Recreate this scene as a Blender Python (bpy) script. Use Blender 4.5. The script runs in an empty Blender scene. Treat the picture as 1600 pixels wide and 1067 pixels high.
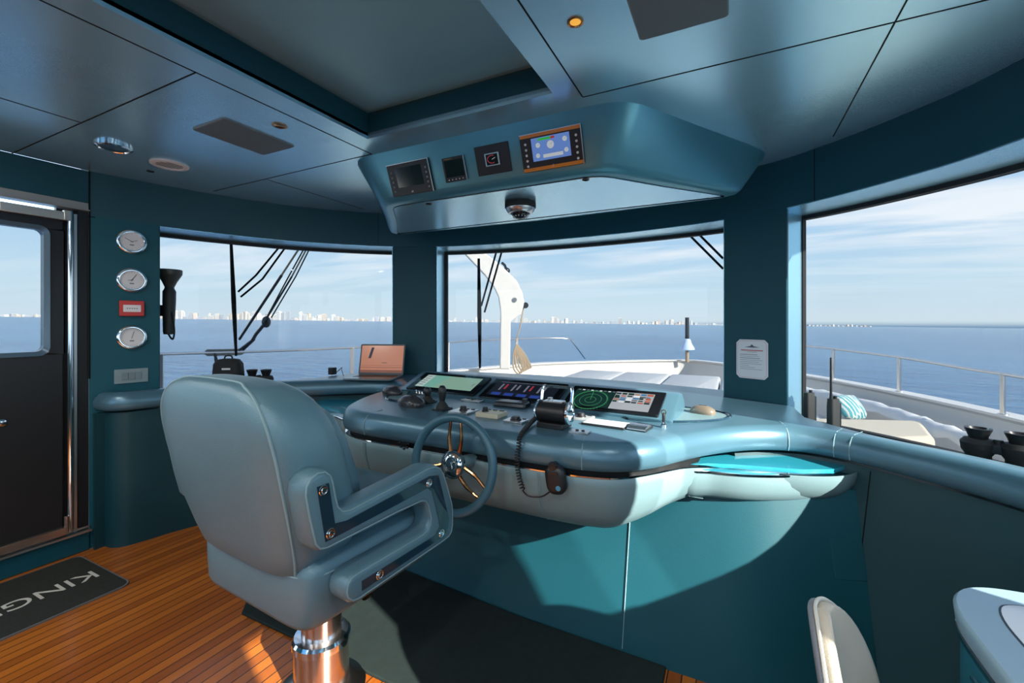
import bpy, bmesh, math, random
from mathutils import Vector, Matrix
from mathutils.geometry import tessellate_polygon
rnd = random.Random(7)
scn = bpy.context.scene
COL = scn.collection
PI = math.pi
V = Vector

# ------------------------------------------------------------------ camera, world, sun, exposure
F_PX, CX, HZ, H = 690.0, 800.0, 503.0, 1.40
YAW = math.atan(345.0 / 690.0)
cam_d = bpy.data.cameras.new('camera'); cam = bpy.data.objects.new('camera', cam_d); COL.objects.link(cam)
cam.location = (0, 0, H); cam.rotation_euler = (PI / 2, 0, YAW)
cam_d.sensor_width = 36; cam_d.sensor_fit = 'HORIZONTAL'; cam_d.lens = F_PX / 1600 * 36
cam_d.shift_y = -(533.5 - HZ) / 1600
cam_d.clip_start = 0.02; cam_d.clip_end = 60000
scn.camera = cam
scn.view_settings.view_transform = 'Standard'; scn.view_settings.look = 'None'
scn.view_settings.gamma = 1; scn.view_settings.use_curve_mapping = False
scn.view_settings.exposure = 0.42

SUN_DIR = V((1, -.37, .53)).normalized()
SUN_STRENGTH = 17.0
SKY_STRENGTH = 2.9
GLASS_DIM = 0.51
FILL_W = 8.5
sun_d = bpy.data.lights.new('sun', 'SUN'); sun = bpy.data.objects.new('sun', sun_d); COL.objects.link(sun)
sun_d.energy = SUN_STRENGTH; sun_d.angle = math.radians(.6); sun_d.color = (1, .93, .82)
sun.location = SUN_DIR * 30
sun.rotation_euler = SUN_DIR.to_track_quat('Z', 'Y').to_euler()

world = bpy.data.worlds.new('sky'); scn.world = world; world.use_nodes = True
def build_world():
    nt = world.node_tree; N = nt.nodes; L = nt.links; N.clear()
    out = N.new('ShaderNodeOutputWorld'); bg = N.new('ShaderNodeBackground'); L.new(bg.outputs[0], out.inputs[0])
    tc = N.new('ShaderNodeTexCoord'); sep = N.new('ShaderNodeSeparateXYZ'); L.new(tc.outputs['Generated'], sep.inputs[0])
    ramp = N.new('ShaderNodeValToRGB'); cr = ramp.color_ramp
    mp = N.new('ShaderNodeMapRange'); mp.inputs[1].default_value = -.2; mp.inputs[2].default_value = 1.0
    L.new(sep.outputs[2], mp.inputs[0]); L.new(mp.outputs[0], ramp.inputs[0])
    cr.elements[0].position = 0; cr.elements[0].color = (.16, .26, .40, 1)
    cr.elements[1].position = 1; cr.elements[1].color = (.10, .24, .52, 1)
    for p, c in ((.160, (.20, .33, .48, 1)), (.1665, (.62, .74, .80, 1)), (.24, (.52, .71, .84, 1)), (.36, (.34, .58, .84, 1)), (.55, (.20, .42, .74, 1))):
        e = cr.elements.new(p); e.color = c
    # streaky high clouds: direction projected on a plane overhead
    mx = N.new('ShaderNodeMath'); mx.operation = 'MAXIMUM'; mx.inputs[1].default_value = 0.0; L.new(sep.outputs[2], mx.inputs[0])
    ad = N.new('ShaderNodeMath'); ad.operation = 'ADD'; ad.inputs[1].default_value = .07; L.new(mx.outputs[0], ad.inputs[0])
    dx = N.new('ShaderNodeMath'); dx.operation = 'DIVIDE'; L.new(sep.outputs[0], dx.inputs[0]); L.new(ad.outputs[0], dx.inputs[1])
    dy = N.new('ShaderNodeMath'); dy.operation = 'DIVIDE'; L.new(sep.outputs[1], dy.inputs[0]); L.new(ad.outputs[0], dy.inputs[1])
    cb = N.new('ShaderNodeCombineXYZ'); L.new(dx.outputs[0], cb.inputs[0]); L.new(dy.outputs[0], cb.inputs[1])
    mpg = N.new('ShaderNodeMapping'); mpg.inputs['Rotation'].default_value = (0, 0, math.radians(-14)); mpg.inputs['Scale'].default_value = (.32, 1.0, 1)
    L.new(cb.outputs[0], mpg.inputs[0])
    nz = N.new('ShaderNodeTexNoise'); nz.inputs['Scale'].default_value = .95; nz.inputs['Detail'].default_value = 7; nz.inputs['Roughness'].default_value = .55; nz.inputs['Distortion'].default_value = .5
    L.new(mpg.outputs[0], nz.inputs['Vector'])
    cr2 = N.new('ShaderNodeValToRGB'); cr2.color_ramp.elements[0].position = .42; cr2.color_ramp.elements[1].position = .62
    L.new(nz.outputs[0], cr2.inputs[0])
    fade = N.new('ShaderNodeMapRange'); fade.inputs[1].default_value = .03; fade.inputs[2].default_value = .16; fade.inputs[4].default_value = .85
    L.new(sep.outputs[2], fade.inputs[0])
    mul = N.new('ShaderNodeMath'); mul.operation = 'MULTIPLY'; L.new(cr2.outputs[0], mul.inputs[0]); L.new(fade.outputs[0], mul.inputs[1])
    mix = N.new('ShaderNodeMixRGB'); mix.inputs[2].default_value = (.92, .95, .97, 1)
    L.new(mul.outputs[0], mix.inputs[0]); L.new(ramp.outputs[0], mix.inputs[1])
    L.new(mix.outputs[0], bg.inputs[0]); bg.inputs[1].default_value = SKY_STRENGTH
build_world()

# ------------------------------------------------------------------ geometry of the photograph's camera, used to site things at known depths
FW = V((-math.sin(YAW), math.cos(YAW), 0)); RT = V((math.cos(YAW), math.sin(YAW), 0))
EYE = V((0, 0, H))
def ray(px, py): return FW + RT * ((px - CX) / F_PX) + V((0, 0, (HZ - py) / F_PX))
def atz(px, py, z): d = ray(px, py); return EYE + d * ((z - H) / d.z)
def aty(px, py, y): d = ray(px, py); return EYE + d * (y / d.y)
def atx(px, py, x): d = ray(px, py); return EYE + d * (x / d.x)
def atd(px, py, t): return EYE + ray(px, py) * t

# ------------------------------------------------------------------ materials
def lin(c):
    if isinstance(c, str):
        c = c.lstrip('#'); c = [int(c[i:i + 2], 16) / 255 for i in (0, 2, 4)]
        c = [x / 12.92 if x <= .04045 else ((x + .055) / 1.055) ** 2.4 for x in c]
    return (c[0], c[1], c[2], 1)
MATS = {}
def mat(name, col, rough=.5, metal=0, spec=.5, bump=None, vary=0, vscale=8, coat=0, emit=None, estr=1, trans=0):
    if name in MATS: return MATS[name]
    m = bpy.data.materials.new(name); m.use_nodes = True; nt = m.node_tree; b = nt.nodes['Principled BSDF']
    c = lin(col); b.inputs['Base Color'].default_value = c
    b.inputs['Roughness'].default_value = rough; b.inputs['Metallic'].default_value = metal
    b.inputs['Specular IOR Level'].default_value = spec; b.inputs['Coat Weight'].default_value = coat
    b.inputs['Coat Roughness'].default_value = .08
    b.inputs['Transmission Weight'].default_value = trans
    tc = None
    if bump or vary:
        tc = nt.nodes.new('ShaderNodeTexCoord')
    if vary:
        nz = nt.nodes.new('ShaderNodeTexNoise'); nz.inputs['Scale'].default_value = vscale; nz.inputs['Detail'].default_value = 4
        nt.links.new(tc.outputs['Object'], nz.inputs['Vector'])
        mx = nt.nodes.new('ShaderNodeMixRGB'); mx.inputs[1].default_value = tuple(x * (1 - vary) for x in c[:3]) + (1,)
        mx.inputs[2].default_value = tuple(min(1, x * (1 + vary)) for x in c[:3]) + (1,)
        nt.links.new(nz.outputs[0], mx.inputs[0]); nt.links.new(mx.outputs[0], b.inputs['Base Color'])
    if bump:
        sc, st = bump
        nz = nt.nodes.new('ShaderNodeTexVoronoi'); nz.inputs['Scale'].default_value = sc
        nt.links.new(tc.outputs['Object'], nz.inputs['Vector'])
        bp = nt.nodes.new('ShaderNodeBump'); bp.inputs['Strength'].default_value = st; bp.inputs['Distance'].default_value = .002
        nt.links.new(nz.outputs[0], bp.inputs['Height']); nt.links.new(bp.outputs[0], b.inputs['Normal'])
    if emit is not None:
        b.inputs['Emission Color'].default_value = lin(emit); b.inputs['Emission Strength'].default_value = estr
    MATS[name] = m
    return m

HEADLINER = mat('teal satin headliner', (.47, .81, .97), .27, .70, .5, bump=(240, .06))
HOUSING = mat('dark teal satin housing', (.10, .32, .40), .33, .45, .5, bump=(240, .06))
HEADER = mat('dark teal header leather', (.010, .072, .10), .42, 0, .4, bump=(300, .12))
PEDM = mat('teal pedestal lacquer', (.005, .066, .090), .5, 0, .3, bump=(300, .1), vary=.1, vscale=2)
HEADDARK = mat('teal woven recess panel', (.30, .55, .62), .40, .6, .5, bump=(300, .3))
TRIMTEAL = mat('teal leather wall covering', (.005, .047, .061), .45, 0, .4, bump=(260, .2), vary=.15, vscale=3)
PILLAR = mat('teal pillar leather', (.008, .072, .098), .5, 0, .35, bump=(300, .15))
PANEL = mat('teal wall panel', (.007, .085, .118), .5, 0, .3, bump=(300, .1), vary=.1, vscale=2)
WORKTOP = mat('steel blue leather worktop', (.085, .185, .25), .29, .35, .5, bump=(350, .12))
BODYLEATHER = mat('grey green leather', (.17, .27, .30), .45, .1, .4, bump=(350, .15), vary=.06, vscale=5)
CHAIR = mat('grey blue leather', (.115, .22, .275), .33, .15, .5, bump=(420, .28), vary=.08, vscale=4)
PIPING = mat('pale stitching thread', (.20, .32, .36), .6)
CHROME = mat('chrome', (.82, .83, .85), .08, 1)
STEEL = mat('brushed steel', (.62, .61, .60), .28, 1)
BRONZE = mat('bronze', (.50, .24, .11), .22, 1)
BROWNSTEEL = mat('polished column metal', (.66, .56, .50), .22, 1)
BLACK = mat('black plastic', (.012, .013, .015), .4)
BLACKG = mat('black gloss', (.006, .007, .009), .06, 0, .6)
DARKMET = mat('dark gunmetal', (.05, .055, .06), .3, .8)
RUBBER = mat('black rubber', (.015, .016, .016), .7)
NAVYGLOSS = mat('dark lacquer inlay', (.012, .035, .055), .07, 0, .7, coat=.6)
DARKGAP = mat('shadow gap black', (.004, .006, .007), .7, 0, .2)
WHITE = mat('white gelcoat', (.60, .59, .565), .3, bump=(3, .05))
WHITEP = mat('white plastic', (.78, .78, .74), .4)
GREYGEL = mat('grey gelcoat', (.62, .64, .66), .4)
CUSHION = mat('grey white outdoor cushion', (.47, .49, .50), .8, 0, .2, bump=(200, .2))
BEIGECUSH = mat('cream outdoor cushion', (.58, .53, .43), .8, 0, .2, bump=(200, .2))
TABLEWHITE = mat('white table inlay', (.70, .75, .82), .35)
BEIGE = mat('beige leather', (.50, .45, .37), .42, bump=(350, .2))
GREYLEATHER = mat('grey chair shell', (.17, .19, .22), .45, bump=(350, .2))
MATGREY = mat('dark woven foot mat', (.022, .032, .031), .85, 0, .1, bump=(500, .6), vary=.2, vscale=30)
DOORMAT = mat('dark olive door mat', (.040, .042, .036), .9, 0, .1, bump=(600, .7), vary=.25, vscale=60)
MATEDGE = mat('mat edge', (.14, .14, .14), .7)
LETTER = mat('pale lettering', (.62, .58, .50), .7)
RED = mat('red plastic', (.52, .035, .035), .4)
PAPER = mat('white card', (.76, .76, .79), .6)
INK = mat('dark ink', (.10, .11, .14), .7)
REDINK = mat('red ink', (.55, .12, .14), .7)
ROPE = mat('tan rope', (.34, .27, .19), .9)
DOORBLACK = mat('black door leaf', (.018, .019, .021), .32, .2, .5)
DIAL = mat('white dial', (.66, .68, .70), .4)
ORANGEINLAY = mat('orange lacquer strip', (.75, .26, .04), .25)
SPEAKER = mat('grey speaker cloth', (.16, .21, .225), .55, .3, .3, bump=(500, .6))
GREYPLATE = mat('grey plate', (.20, .28, .31), .45)

def teak():
    m = bpy.data.materials.new('varnished teak planks'); m.use_nodes = True; nt = m.node_tree; N = nt.nodes; L = nt.links; b = N['Principled BSDF']
    tc = N.new('ShaderNodeTexCoord'); sep = N.new('ShaderNodeSeparateXYZ'); L.new(tc.outputs['Object'], sep.inputs[0])
    def M(op, a, b2=None, v=None):
        n = N.new('ShaderNodeMath'); n.operation = op
        L.new(a, n.inputs[0])
        if b2 is not None: L.new(b2, n.inputs[1])
        if v is not None: n.inputs[1].default_value = v
        return n.outputs[0]
    u = M('MULTIPLY', sep.outputs[0], v=1 / .052)
    fl = M('FLOOR', u); fr = M('FRACT', u)
    caulk = M('LESS_THAN', fr, v=.085)
    wn = N.new('ShaderNodeTexWhiteNoise'); wn.noise_dimensions = '1D'; L.new(fl, wn.inputs['W'])
    mp = N.new('ShaderNodeMapping'); mp.inputs['Scale'].default_value = (60, 3.0, 1); L.new(tc.outputs['Object'], mp.inputs[0])
    nz = N.new('ShaderNodeTexNoise'); nz.inputs['Scale'].default_value = 1.5; nz.inputs['Detail'].default_value = 5; L.new(mp.outputs[0], nz.inputs['Vector'])
    ramp = N.new('ShaderNodeValToRGB'); ramp.color_ramp.elements[0].color = (.20, .042, .006, 1); ramp.color_ramp.elements[1].color = (.56, .165, .018, 1)
    a = M('MULTIPLY', wn.outputs[0], v=.55); c = M('MULTIPLY', nz.outputs[0], v=.55); s = M('ADD', a, c); L.new(s, ramp.inputs[0])
    mx = N.new('ShaderNodeMixRGB'); mx.inputs[2].default_value = (.012, .008, .006, 1); L.new(caulk, mx.inputs[0]); L.new(ramp.outputs[0], mx.inputs[1])
    L.new(mx.outputs[0], b.inputs['Base Color']); b.inputs['Roughness'].default_value = .28; b.inputs['Coat Weight'].default_value = .15
    bp = N.new('ShaderNodeBump'); bp.invert = True; bp.inputs['Strength'].default_value = .4; bp.inputs['Distance'].default_value = .002; L.new(caulk, bp.inputs['Height']); L.new(bp.outputs[0], b.inputs['Normal'])
    return m
TEAK = teak()

def glass(name, tint, refl):
    m = bpy.data.materials.new(name); m.use_nodes = True; nt = m.node_tree; N = nt.nodes; L = nt.links; N.clear()
    o = N.new('ShaderNodeOutputMaterial'); t = N.new('ShaderNodeBsdfTransparent'); g = N.new('ShaderNodeBsdfGlossy'); mx = N.new('ShaderNodeMixShader')
    t.inputs[0].default_value = tint; g.inputs['Roughness'].default_value = .01; mx.inputs[0].default_value = refl
    L.new(t.outputs[0], mx.inputs[1]); L.new(g.outputs[0], mx.inputs[2]); L.new(mx.outputs[0], o.inputs[0])
    return m
GLASS = glass('dimmed window glass', (GLASS_DIM, GLASS_DIM * 1.01, GLASS_DIM * 1.02, 1), .012)  # panes darkened to balance the bright outdoors against the room
SIDEGLASS = glass('clear side glass', (.88, .90, .90, 1), .03)
CLEAR = glass('clear cover glass', (.93, .95, .96, 1), .06)

def sea_mat():
    m = bpy.data.materials.new('rippled sea water'); m.use_nodes = True; nt = m.node_tree; N = nt.nodes; L = nt.links; b = N['Principled BSDF']
    b.inputs['Base Color'].default_value = (.035, .105, .20, 1); b.inputs['Roughness'].default_value = .18; b.inputs['Specular IOR Level'].default_value = .22
    tc = N.new('ShaderNodeTexCoord'); mp = N.new('ShaderNodeMapping'); mp.inputs['Rotation'].default_value = (0, 0, .5); mp.inputs['Scale'].default_value = (.22, .5, 1)
    L.new(tc.outputs['Object'], mp.inputs[0])
    n1 = N.new('ShaderNodeTexNoise'); n1.inputs['Scale'].default_value = 1.1; n1.inputs['Detail'].default_value = 6; n1.inputs['Roughness'].default_value = .6
    L.new(mp.outputs[0], n1.inputs['Vector'])
    bp = N.new('ShaderNodeBump'); bp.inputs['Strength'].default_value = .75; bp.inputs['Distance'].default_value = 1.0; L.new(n1.outputs[0], bp.inputs['Height']); L.new(bp.outputs[0], b.inputs['Normal'])
    n2 = N.new('ShaderNodeTexNoise'); n2.inputs['Scale'].default_value = .012; n2.inputs['Detail'].default_value = 3; L.new(tc.outputs['Object'], n2.inputs['Vector'])
    rp = N.new('ShaderNodeValToRGB'); rp.color_ramp.elements[0].color = (.012, .075, .19, 1); rp.color_ramp.elements[1].color = (.06, .19, .34, 1); rp.color_ramp.elements[0].position = .35; rp.color_ramp.elements[1].position = .65
    n3 = N.new('ShaderNodeTexNoise'); n3.inputs['Scale'].default_value = .5; n3.inputs['Detail'].default_value = 5; mp3 = N.new('ShaderNodeMapping'); mp3.inputs['Rotation'].default_value = (0, 0, -.46); mp3.inputs['Scale'].default_value = (.18, 1, 1); L.new(tc.outputs['Object'], mp3.inputs[0]); L.new(mp3.outputs[0], n3.inputs['Vector'])
    av = N.new('ShaderNodeMix'); av.inputs[0].default_value = .6; L.new(n2.outputs[0], av.inputs[2]); L.new(n3.outputs[0], av.inputs[3])
    L.new(av.outputs[0], rp.inputs[0]); L.new(rp.outputs[0], b.inputs['Base Color'])
    return m
SEA = sea_mat()

def checker_fabric():
    m = bpy.data.materials.new('turquoise checked fabric'); m.use_nodes = True; nt = m.node_tree; N = nt.nodes; L = nt.links; b = N['Principled BSDF']
    tc = N.new('ShaderNodeTexCoord'); br = N.new('ShaderNodeTexBrick'); br.inputs['Scale'].default_value = 6
    mp = N.new('ShaderNodeMapping'); mp.inputs['Rotation'].default_value = (0.6, .7, .6); L.new(tc.outputs['Object'], mp.inputs[0]); L.new(mp.outputs[0], br.inputs['Vector'])
    br.inputs['Color1'].default_value = (.03, .26, .30, 1); br.inputs['Color2'].default_value = (.10, .36, .40, 1); br.inputs['Mortar'].default_value = (.55, .58, .57, 1); br.inputs['Mortar Size'].default_value = .05
    L.new(br.outputs[0], b.inputs['Base Color']); b.inputs['Roughness'].default_value = .9
    return m
CHECK = checker_fabric()

# ------------------------------------------------------------------ mesh builder
class B:
    def __init__(s): s.v = []; s.f = []; s.m = []
    def add(s, verts, faces, m=0, T=None):
        o = len(s.v)
        for p in verts:
            p = V(p); s.v.append(T @ p if T else p)
        for f in faces: s.f.append([i + o for i in f]); s.m.append(m)
    def box(s, c, d, T=None, m=0, rz=0):
        x, y, z = d[0] / 2, d[1] / 2, d[2] / 2; R = Matrix.Rotation(rz, 3, 'Z'); c = V(c)
        vs = [c + R @ V(p) for p in ((-x, -y, -z), (x, -y, -z), (x, y, -z), (-x, y, -z), (-x, -y, z), (x, -y, z), (x, y, z), (-x, y, z))]
        s.add(vs, [(0, 3, 2, 1), (4, 5, 6, 7), (0, 1, 5, 4), (1, 2, 6, 5), (2, 3, 7, 6), (3, 0, 4, 7)], m, T)
    def loft(s, rings, m=0, cap0=True, cap1=True, closed=True, T=None, loop=False):
        n = len(rings[0]); vs = [p for r in rings for p in r]; fs = []
        K = len(rings)
        for k in range(K if loop else K - 1):
            a = k * n; b = ((k + 1) % K) * n
            for i in range(n if closed else n - 1):
                j = (i + 1) % n; fs.append((a + i, a + j, b + j, b + i))
        if closed and n > 40 and not loop:                    # large outlines may be concave: triangulate their ends
            for on, o in ((cap0, 0), (cap1, (K - 1) * n)):
                if on:
                    for tri in tessellate_polygon([[V(p) for p in rings[0 if o == 0 else -1]]]): fs.append(tuple(o + i for i in tri))
        else:
            if cap0 and not loop: fs.append(tuple(range(n - 1, -1, -1)))
            if cap1 and not loop: fs.append(tuple((K - 1) * n + i for i in range(n)))
        s.add(vs, fs, m, T)
    def tube(s, path, r, n=8, m=0, closed=False, T=None, prof=None):
        P = [V(p) for p in path]; K = len(P); rings = []
        up = None
        for i in range(K):
            if closed: t = P[(i + 1) % K] - P[i - 1]
            else: t = P[min(i + 1, K - 1)] - P[max(i - 1, 0)]
            t.normalize()
            if up is None:
                up = V((0, 0, 1)) if abs(t.z) < .9 else V((1, 0, 0))
            up = (up - t * up.dot(t)).normalized(); sd = t.cross(up)
            rr = r[i] if isinstance(r, (list, tuple)) else r
            rings.append([P[i] + (sd * math.cos(2 * PI * k / n) + up * math.sin(2 * PI * k / n)) * rr for k in range(n)])
        s.loft(rings, m, not closed, not closed, True, T, loop=closed)
    def cyl(s, p0, p1, r, n=16, m=0, T=None, r1=None): s.tube([p0, p1], [r, r if r1 is None else r1], n, m, False, T)
    def lathe(s, prof, T=None, n=24, m=0, ring=False):
        rings = [[V((max(r, 1e-5) * math.cos(2 * PI * k / n), max(r, 1e-5) * math.sin(2 * PI * k / n), h)) for k in range(n)] for r, h in prof]
        s.loft(rings, m, not ring, not ring, True, T, loop=ring)
    def prism(s, poly, h0, h1, T=None, m=0):
        s.loft([[V((x, y, h0)) for x, y in poly], [V((x, y, h1)) for x, y in poly]], m, True, True, True, T)
    def sph(s, c, r, m=0, n=14, k=8, T=None):
        if not isinstance(r, (list, tuple)): r = (r, r, r)
        c = V(c); rings = []
        for i in range(k + 1):
            a = -PI / 2 + PI * i / k; q = max(math.cos(a), 1e-3)
            rings.append([c + V((r[0] * q * math.cos(2 * PI * j / n), r[1] * q * math.sin(2 * PI * j / n), r[2] * math.sin(a))) for j in range(n)])
        s.loft(rings, m, True, True, True, T)
    def torus(s, R, r, T=None, n=32, k=8, m=0):
        s.tube([(R * math.cos(2 * PI * i / n), R * math.sin(2 * PI * i / n), 0) for i in range(n)], r, k, m, True, T)
    def build(s, name, mats, parent=None, bevel=0, seg=2, sub=0, smooth=35, local=False):
        me = bpy.data.meshes.new(name)
        vs = s.v
        loc = V((0, 0, 0))
        if parent is not None:
            if not local:
                Mi = WM[parent.name].inverted(); vs = [Mi @ p for p in vs]
        elif not local:
            lo = [min(p[i] for p in vs) for i in range(3)]; hi = [max(p[i] for p in vs) for i in range(3)]
            loc = V(((lo[0] + hi[0]) / 2, (lo[1] + hi[1]) / 2, lo[2])); vs = [p - loc for p in vs]
        me.from_pydata([tuple(p) for p in vs], [], s.f)
        if not isinstance(mats, (list, tuple)): mats = [mats]
        for m in mats: me.materials.append(m)
        me.polygons.foreach_set('material_index', s.m)
        bm = bmesh.new(); bm.from_mesh(me); bmesh.ops.remove_doubles(bm, verts=bm.verts, dist=1e-5); bmesh.ops.recalc_face_normals(bm, faces=bm.faces); bm.to_mesh(me); bm.free()
        me.shade_smooth()
        if smooth is not None and not sub: me.set_sharp_from_angle(angle=math.radians(smooth))
        o = bpy.data.objects.new(name, me); COL.objects.link(o)
        if parent is not None: o.parent = parent; WM[o.name] = WM[parent.name].copy()
        else: o.location = loc; WM[o.name] = Matrix.Translation(loc)
        if bevel:
            md = o.modifiers.new('bevel', 'BEVEL'); md.width = bevel; md.segments = seg; md.limit_method = 'ANGLE'; md.angle_limit = math.radians(40); md.use_clamp_overlap = True
        if sub:
            md = o.modifiers.new('subsurf', 'SUBSURF'); md.levels = sub; md.render_levels = sub
        return o
WM = {}
def tag(o, label=None, cat=None, group=None, kind=None):
    if label: o['label'] = label
    if cat: o['category'] = cat
    if group: o['group'] = group
    if kind: o['kind'] = kind
    return o
def thing(name, label, cat, loc=(0, 0, 0), rz=0, group=None, kind=None):
    o = bpy.data.objects.new(name, None); COL.objects.link(o); o.location = loc; o.rotation_euler = (0, 0, rz); o.empty_display_size = .1
    WM[o.name] = Matrix.Translation(V(loc)) @ Matrix.Rotation(rz, 4, 'Z')
    return tag(o, label, cat, group, kind)
def copy_tree(o, parent=None):
    c = o.copy(); COL.objects.link(c)
    if parent: c.parent = parent
    for ch in list(o.children): copy_tree(ch, c)
    return c
def frame(o, x, z):
    x = V(x).normalized(); z = V(z); z = (z - x * z.dot(x)).normalized(); y = z.cross(x)
    M = Matrix((x, y, z)).transposed().to_4x4(); M.translation = V(o); return M
def rrect(w, h, r, n=5, cx=0, cy=0):
    out = []
    for sx, sy, a0 in ((1, 1, 0), (-1, 1, 90), (-1, -1, 180), (1, -1, 270)):
        for k in range(n + 1):
            a = math.radians(a0 + 90 * k / n); out.append((cx + sx * (w / 2 - r) + r * math.cos(a), cy + sy * (h / 2 - r) + r * math.sin(a)))
    return out
def sell(cx, cy, hx, hy, z, e=3.2, n=32):
    out = []
    for k in range(n):
        a = 2 * PI * (k + .5) / n; c, s_ = math.cos(a), math.sin(a)
        out.append(V((cx + hx * math.copysign(abs(c) ** (2 / e), c), cy + hy * math.copysign(abs(s_) ** (2 / e), s_), z)))
    return out
def catmull(P, k=6, closed=False):
    P = [V(p) for p in P]; out = []; n = len(P)
    for i in range(n if closed else n - 1):
        if closed: p0, p1, p2, p3 = P[i - 1], P[i], P[(i + 1) % n], P[(i + 2) % n]
        else: p0, p1, p2, p3 = P[max(i - 1, 0)], P[i], P[i + 1], P[min(i + 2, n - 1)]
        for j in range(k):
            t = j / k; out.append(.5 * ((2 * p1) + (p2 - p0) * t + (2 * p0 - 5 * p1 + 4 * p2 - p3) * t * t + (3 * p1 - p0 - 3 * p2 + p3) * t ** 3))
    if not closed: out.append(P[-1])
    return out
def inset(poly, d, wts=None):
    n = len(poly); A = sum(poly[i][0] * poly[(i + 1) % n][1] - poly[(i + 1) % n][0] * poly[i][1] for i in range(n)); sg = 1 if A > 0 else -1
    out = []
    for i in range(n):
        p, a, b = V(poly[i]).to_2d(), V(poly[i - 1]).to_2d(), V(poly[(i + 1) % n]).to_2d()
        e1 = (p - a); e2 = (b - p)
        if e1.length < 1e-9: e1 = e2.copy()
        if e2.length < 1e-9: e2 = e1.copy()
        e1.normalize(); e2.normalize(); n1 = V((-e1.y, e1.x)) * sg; n2 = V((-e2.y, e2.x)) * sg; m = n1 + n2
        if m.length < .2: m = n1
        m.normalize(); q = d * (wts[i] if wts else 1) / max(.35, m.dot(n1)); out.append(tuple(p + m * q))
    return out
def text_mesh(txt, size, T, m, name, parent=None, depth=.0006, align='CENTER'):
    c = bpy.data.curves.new('lettering', 'FONT'); c.body = txt; c.size = size; c.extrude = depth; c.align_x = align; c.align_y = 'CENTER'
    o = bpy.data.objects.new('lettering', c); COL.objects.link(o)
    bpy.context.view_layer.update()
    me = bpy.data.meshes.new_from_object(o.evaluated_get(bpy.context.evaluated_depsgraph_get()))
    bpy.data.objects.remove(o)
    b = B(); b.v = [T @ v.co for v in me.vertices]; b.f = [list(p.vertices) for p in me.polygons]; b.m = [0] * len(b.f)
    if name is None: return b
    return b.build(name, m, parent)

# ------------------------------------------------------------------ plan of the wheelhouse
XC = -1.17
HALF = [(0, 3.26), (.5, 3.235), (1.02, 3.14), (1.34, 3.0), (1.5, 2.90), (1.67, 2.75), (1.85, 2.56), (2.01, 2.35), (2.18, 1.98), (2.3, 1.61), (2.38, 1.27)]
CTRL = [V((XC - a, y, 0)) for a, y in reversed(HALF)] + [V((XC + a, y, 0)) for a, y in HALF[1:]]
WALL = catmull(CTRL, 8)                      # port aft end -> bow -> starboard aft end
def normal_at(P, i):
    t = P[min(i + 1, len(P) - 1)] - P[max(i - 1, 0)]; t.normalize(); return V((-t.y, t.x, 0))   # outward (path runs clockwise seen from above)
WN = [normal_at(WALL, i) for i in range(len(WALL))]
def seg(a0, a1):                            # samples of the wall curve between two signed half-breadths measured by path x
    return [i for i, p in enumerate(WALL) if a0 <= p.x <= a1]
def sweep(b, idx, prof, m=0, loop=False):
    b.loft([[WALL[i] + WN[i] * o + V((0, 0, z)) for o, z in prof] for i in idx], m)
def idx_between(x0, y0, x1, y1):
    i0 = min(range(len(WALL)), key=lambda i: (WALL[i] - V((x0, y0, 0))).length); i1 = min(range(len(WALL)), key=lambda i: (WALL[i] - V((x1, y1, 0))).length)
    return list(range(i0, i1 + 1))
PW, SW = XC - 2.38, XC + 2.38                # port and starboard wall planes
AFT = -2.6
CZ = 2.33; LZ = 2.05

# floor
b = B(); fl = [(p.x, p.y) for p in WALL] + [(SW, AFT), (PW, AFT)]
b.prism(fl, -.06, 0); tag(b.build('floor', TEAK), 'varnished teak plank floor of the wheelhouse', 'floor', kind='structure')

# ceiling with recess and panel joints
RX0, RX1, RY1, RY0, RZ = -1.66, -.655, 1.68, -1.2, 2.46
b = B()
def ylim(x):
    best = None
    for i in range(len(WALL) - 1):
        a, c = WALL[i], WALL[i + 1]
        if a.x <= x <= c.x and c.x > a.x: best = a.y + (c.y - a.y) * (x - a.x) / (c.x - a.x)
    return best if best else 1.27
left = [(p.x, p.y) for p in WALL if p.x < RX0] + [(RX0, ylim(RX0)), (RX0, AFT), (PW, AFT)]
mid = [(RX0, ylim(RX0))] + [(p.x, p.y) for p in WALL if RX0 < p.x < RX1] + [(RX1, ylim(RX1)), (RX1, RY1), (RX0, RY1)]
rgt = [(RX1, ylim(RX1))] + [(p.x, p.y) for p in WALL if p.x > RX1] + [(SW, AFT), (RX1, AFT)]
aftm = [(RX0, RY0), (RX1, RY0), (RX1, AFT), (RX0, AFT)]
for poly in (left, mid, rgt, aftm): b.prism(poly, CZ, CZ + .03)
b.prism([(PW - .4, AFT), (SW + .4, AFT), (SW + .4, 3.7), (PW - .4, 3.7)], RZ + .02, RZ + .06)
rx, ry = (RX0 + RX1) / 2, (RY0 + RY1) / 2; w, d = RX1 - RX0, RY1 - RY0
for c, s_ in (((RX0 - .01, ry, (CZ + RZ) / 2 + .015), (.02, d, RZ - CZ)), ((RX1 + .01, ry, (CZ + RZ) / 2 + .015), (.02, d, RZ - CZ)), ((rx, RY1 + .01, (CZ + RZ) / 2 + .015), (w + .04, .02, RZ - CZ)), ((rx, RY0 - .01, (CZ + RZ) / 2 + .015), (w + .04, .02, RZ - CZ))):
    b.box(c, s_, m=3)
b.box((rx, ry, RZ + .01), (w, d, .02), m=1)
b.box((rx, ry, RZ - .012), (w - .10, d - .10, .016), m=1)
def joint(x0, y0, x1, y1):
    L = math.hypot(x1 - x0, y1 - y0); b.box(((x0 + x1) / 2, (y0 + y1) / 2, CZ - .0004), (L, .005, .002), rz=math.atan2(y1 - y0, x1 - x0), m=2)
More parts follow.
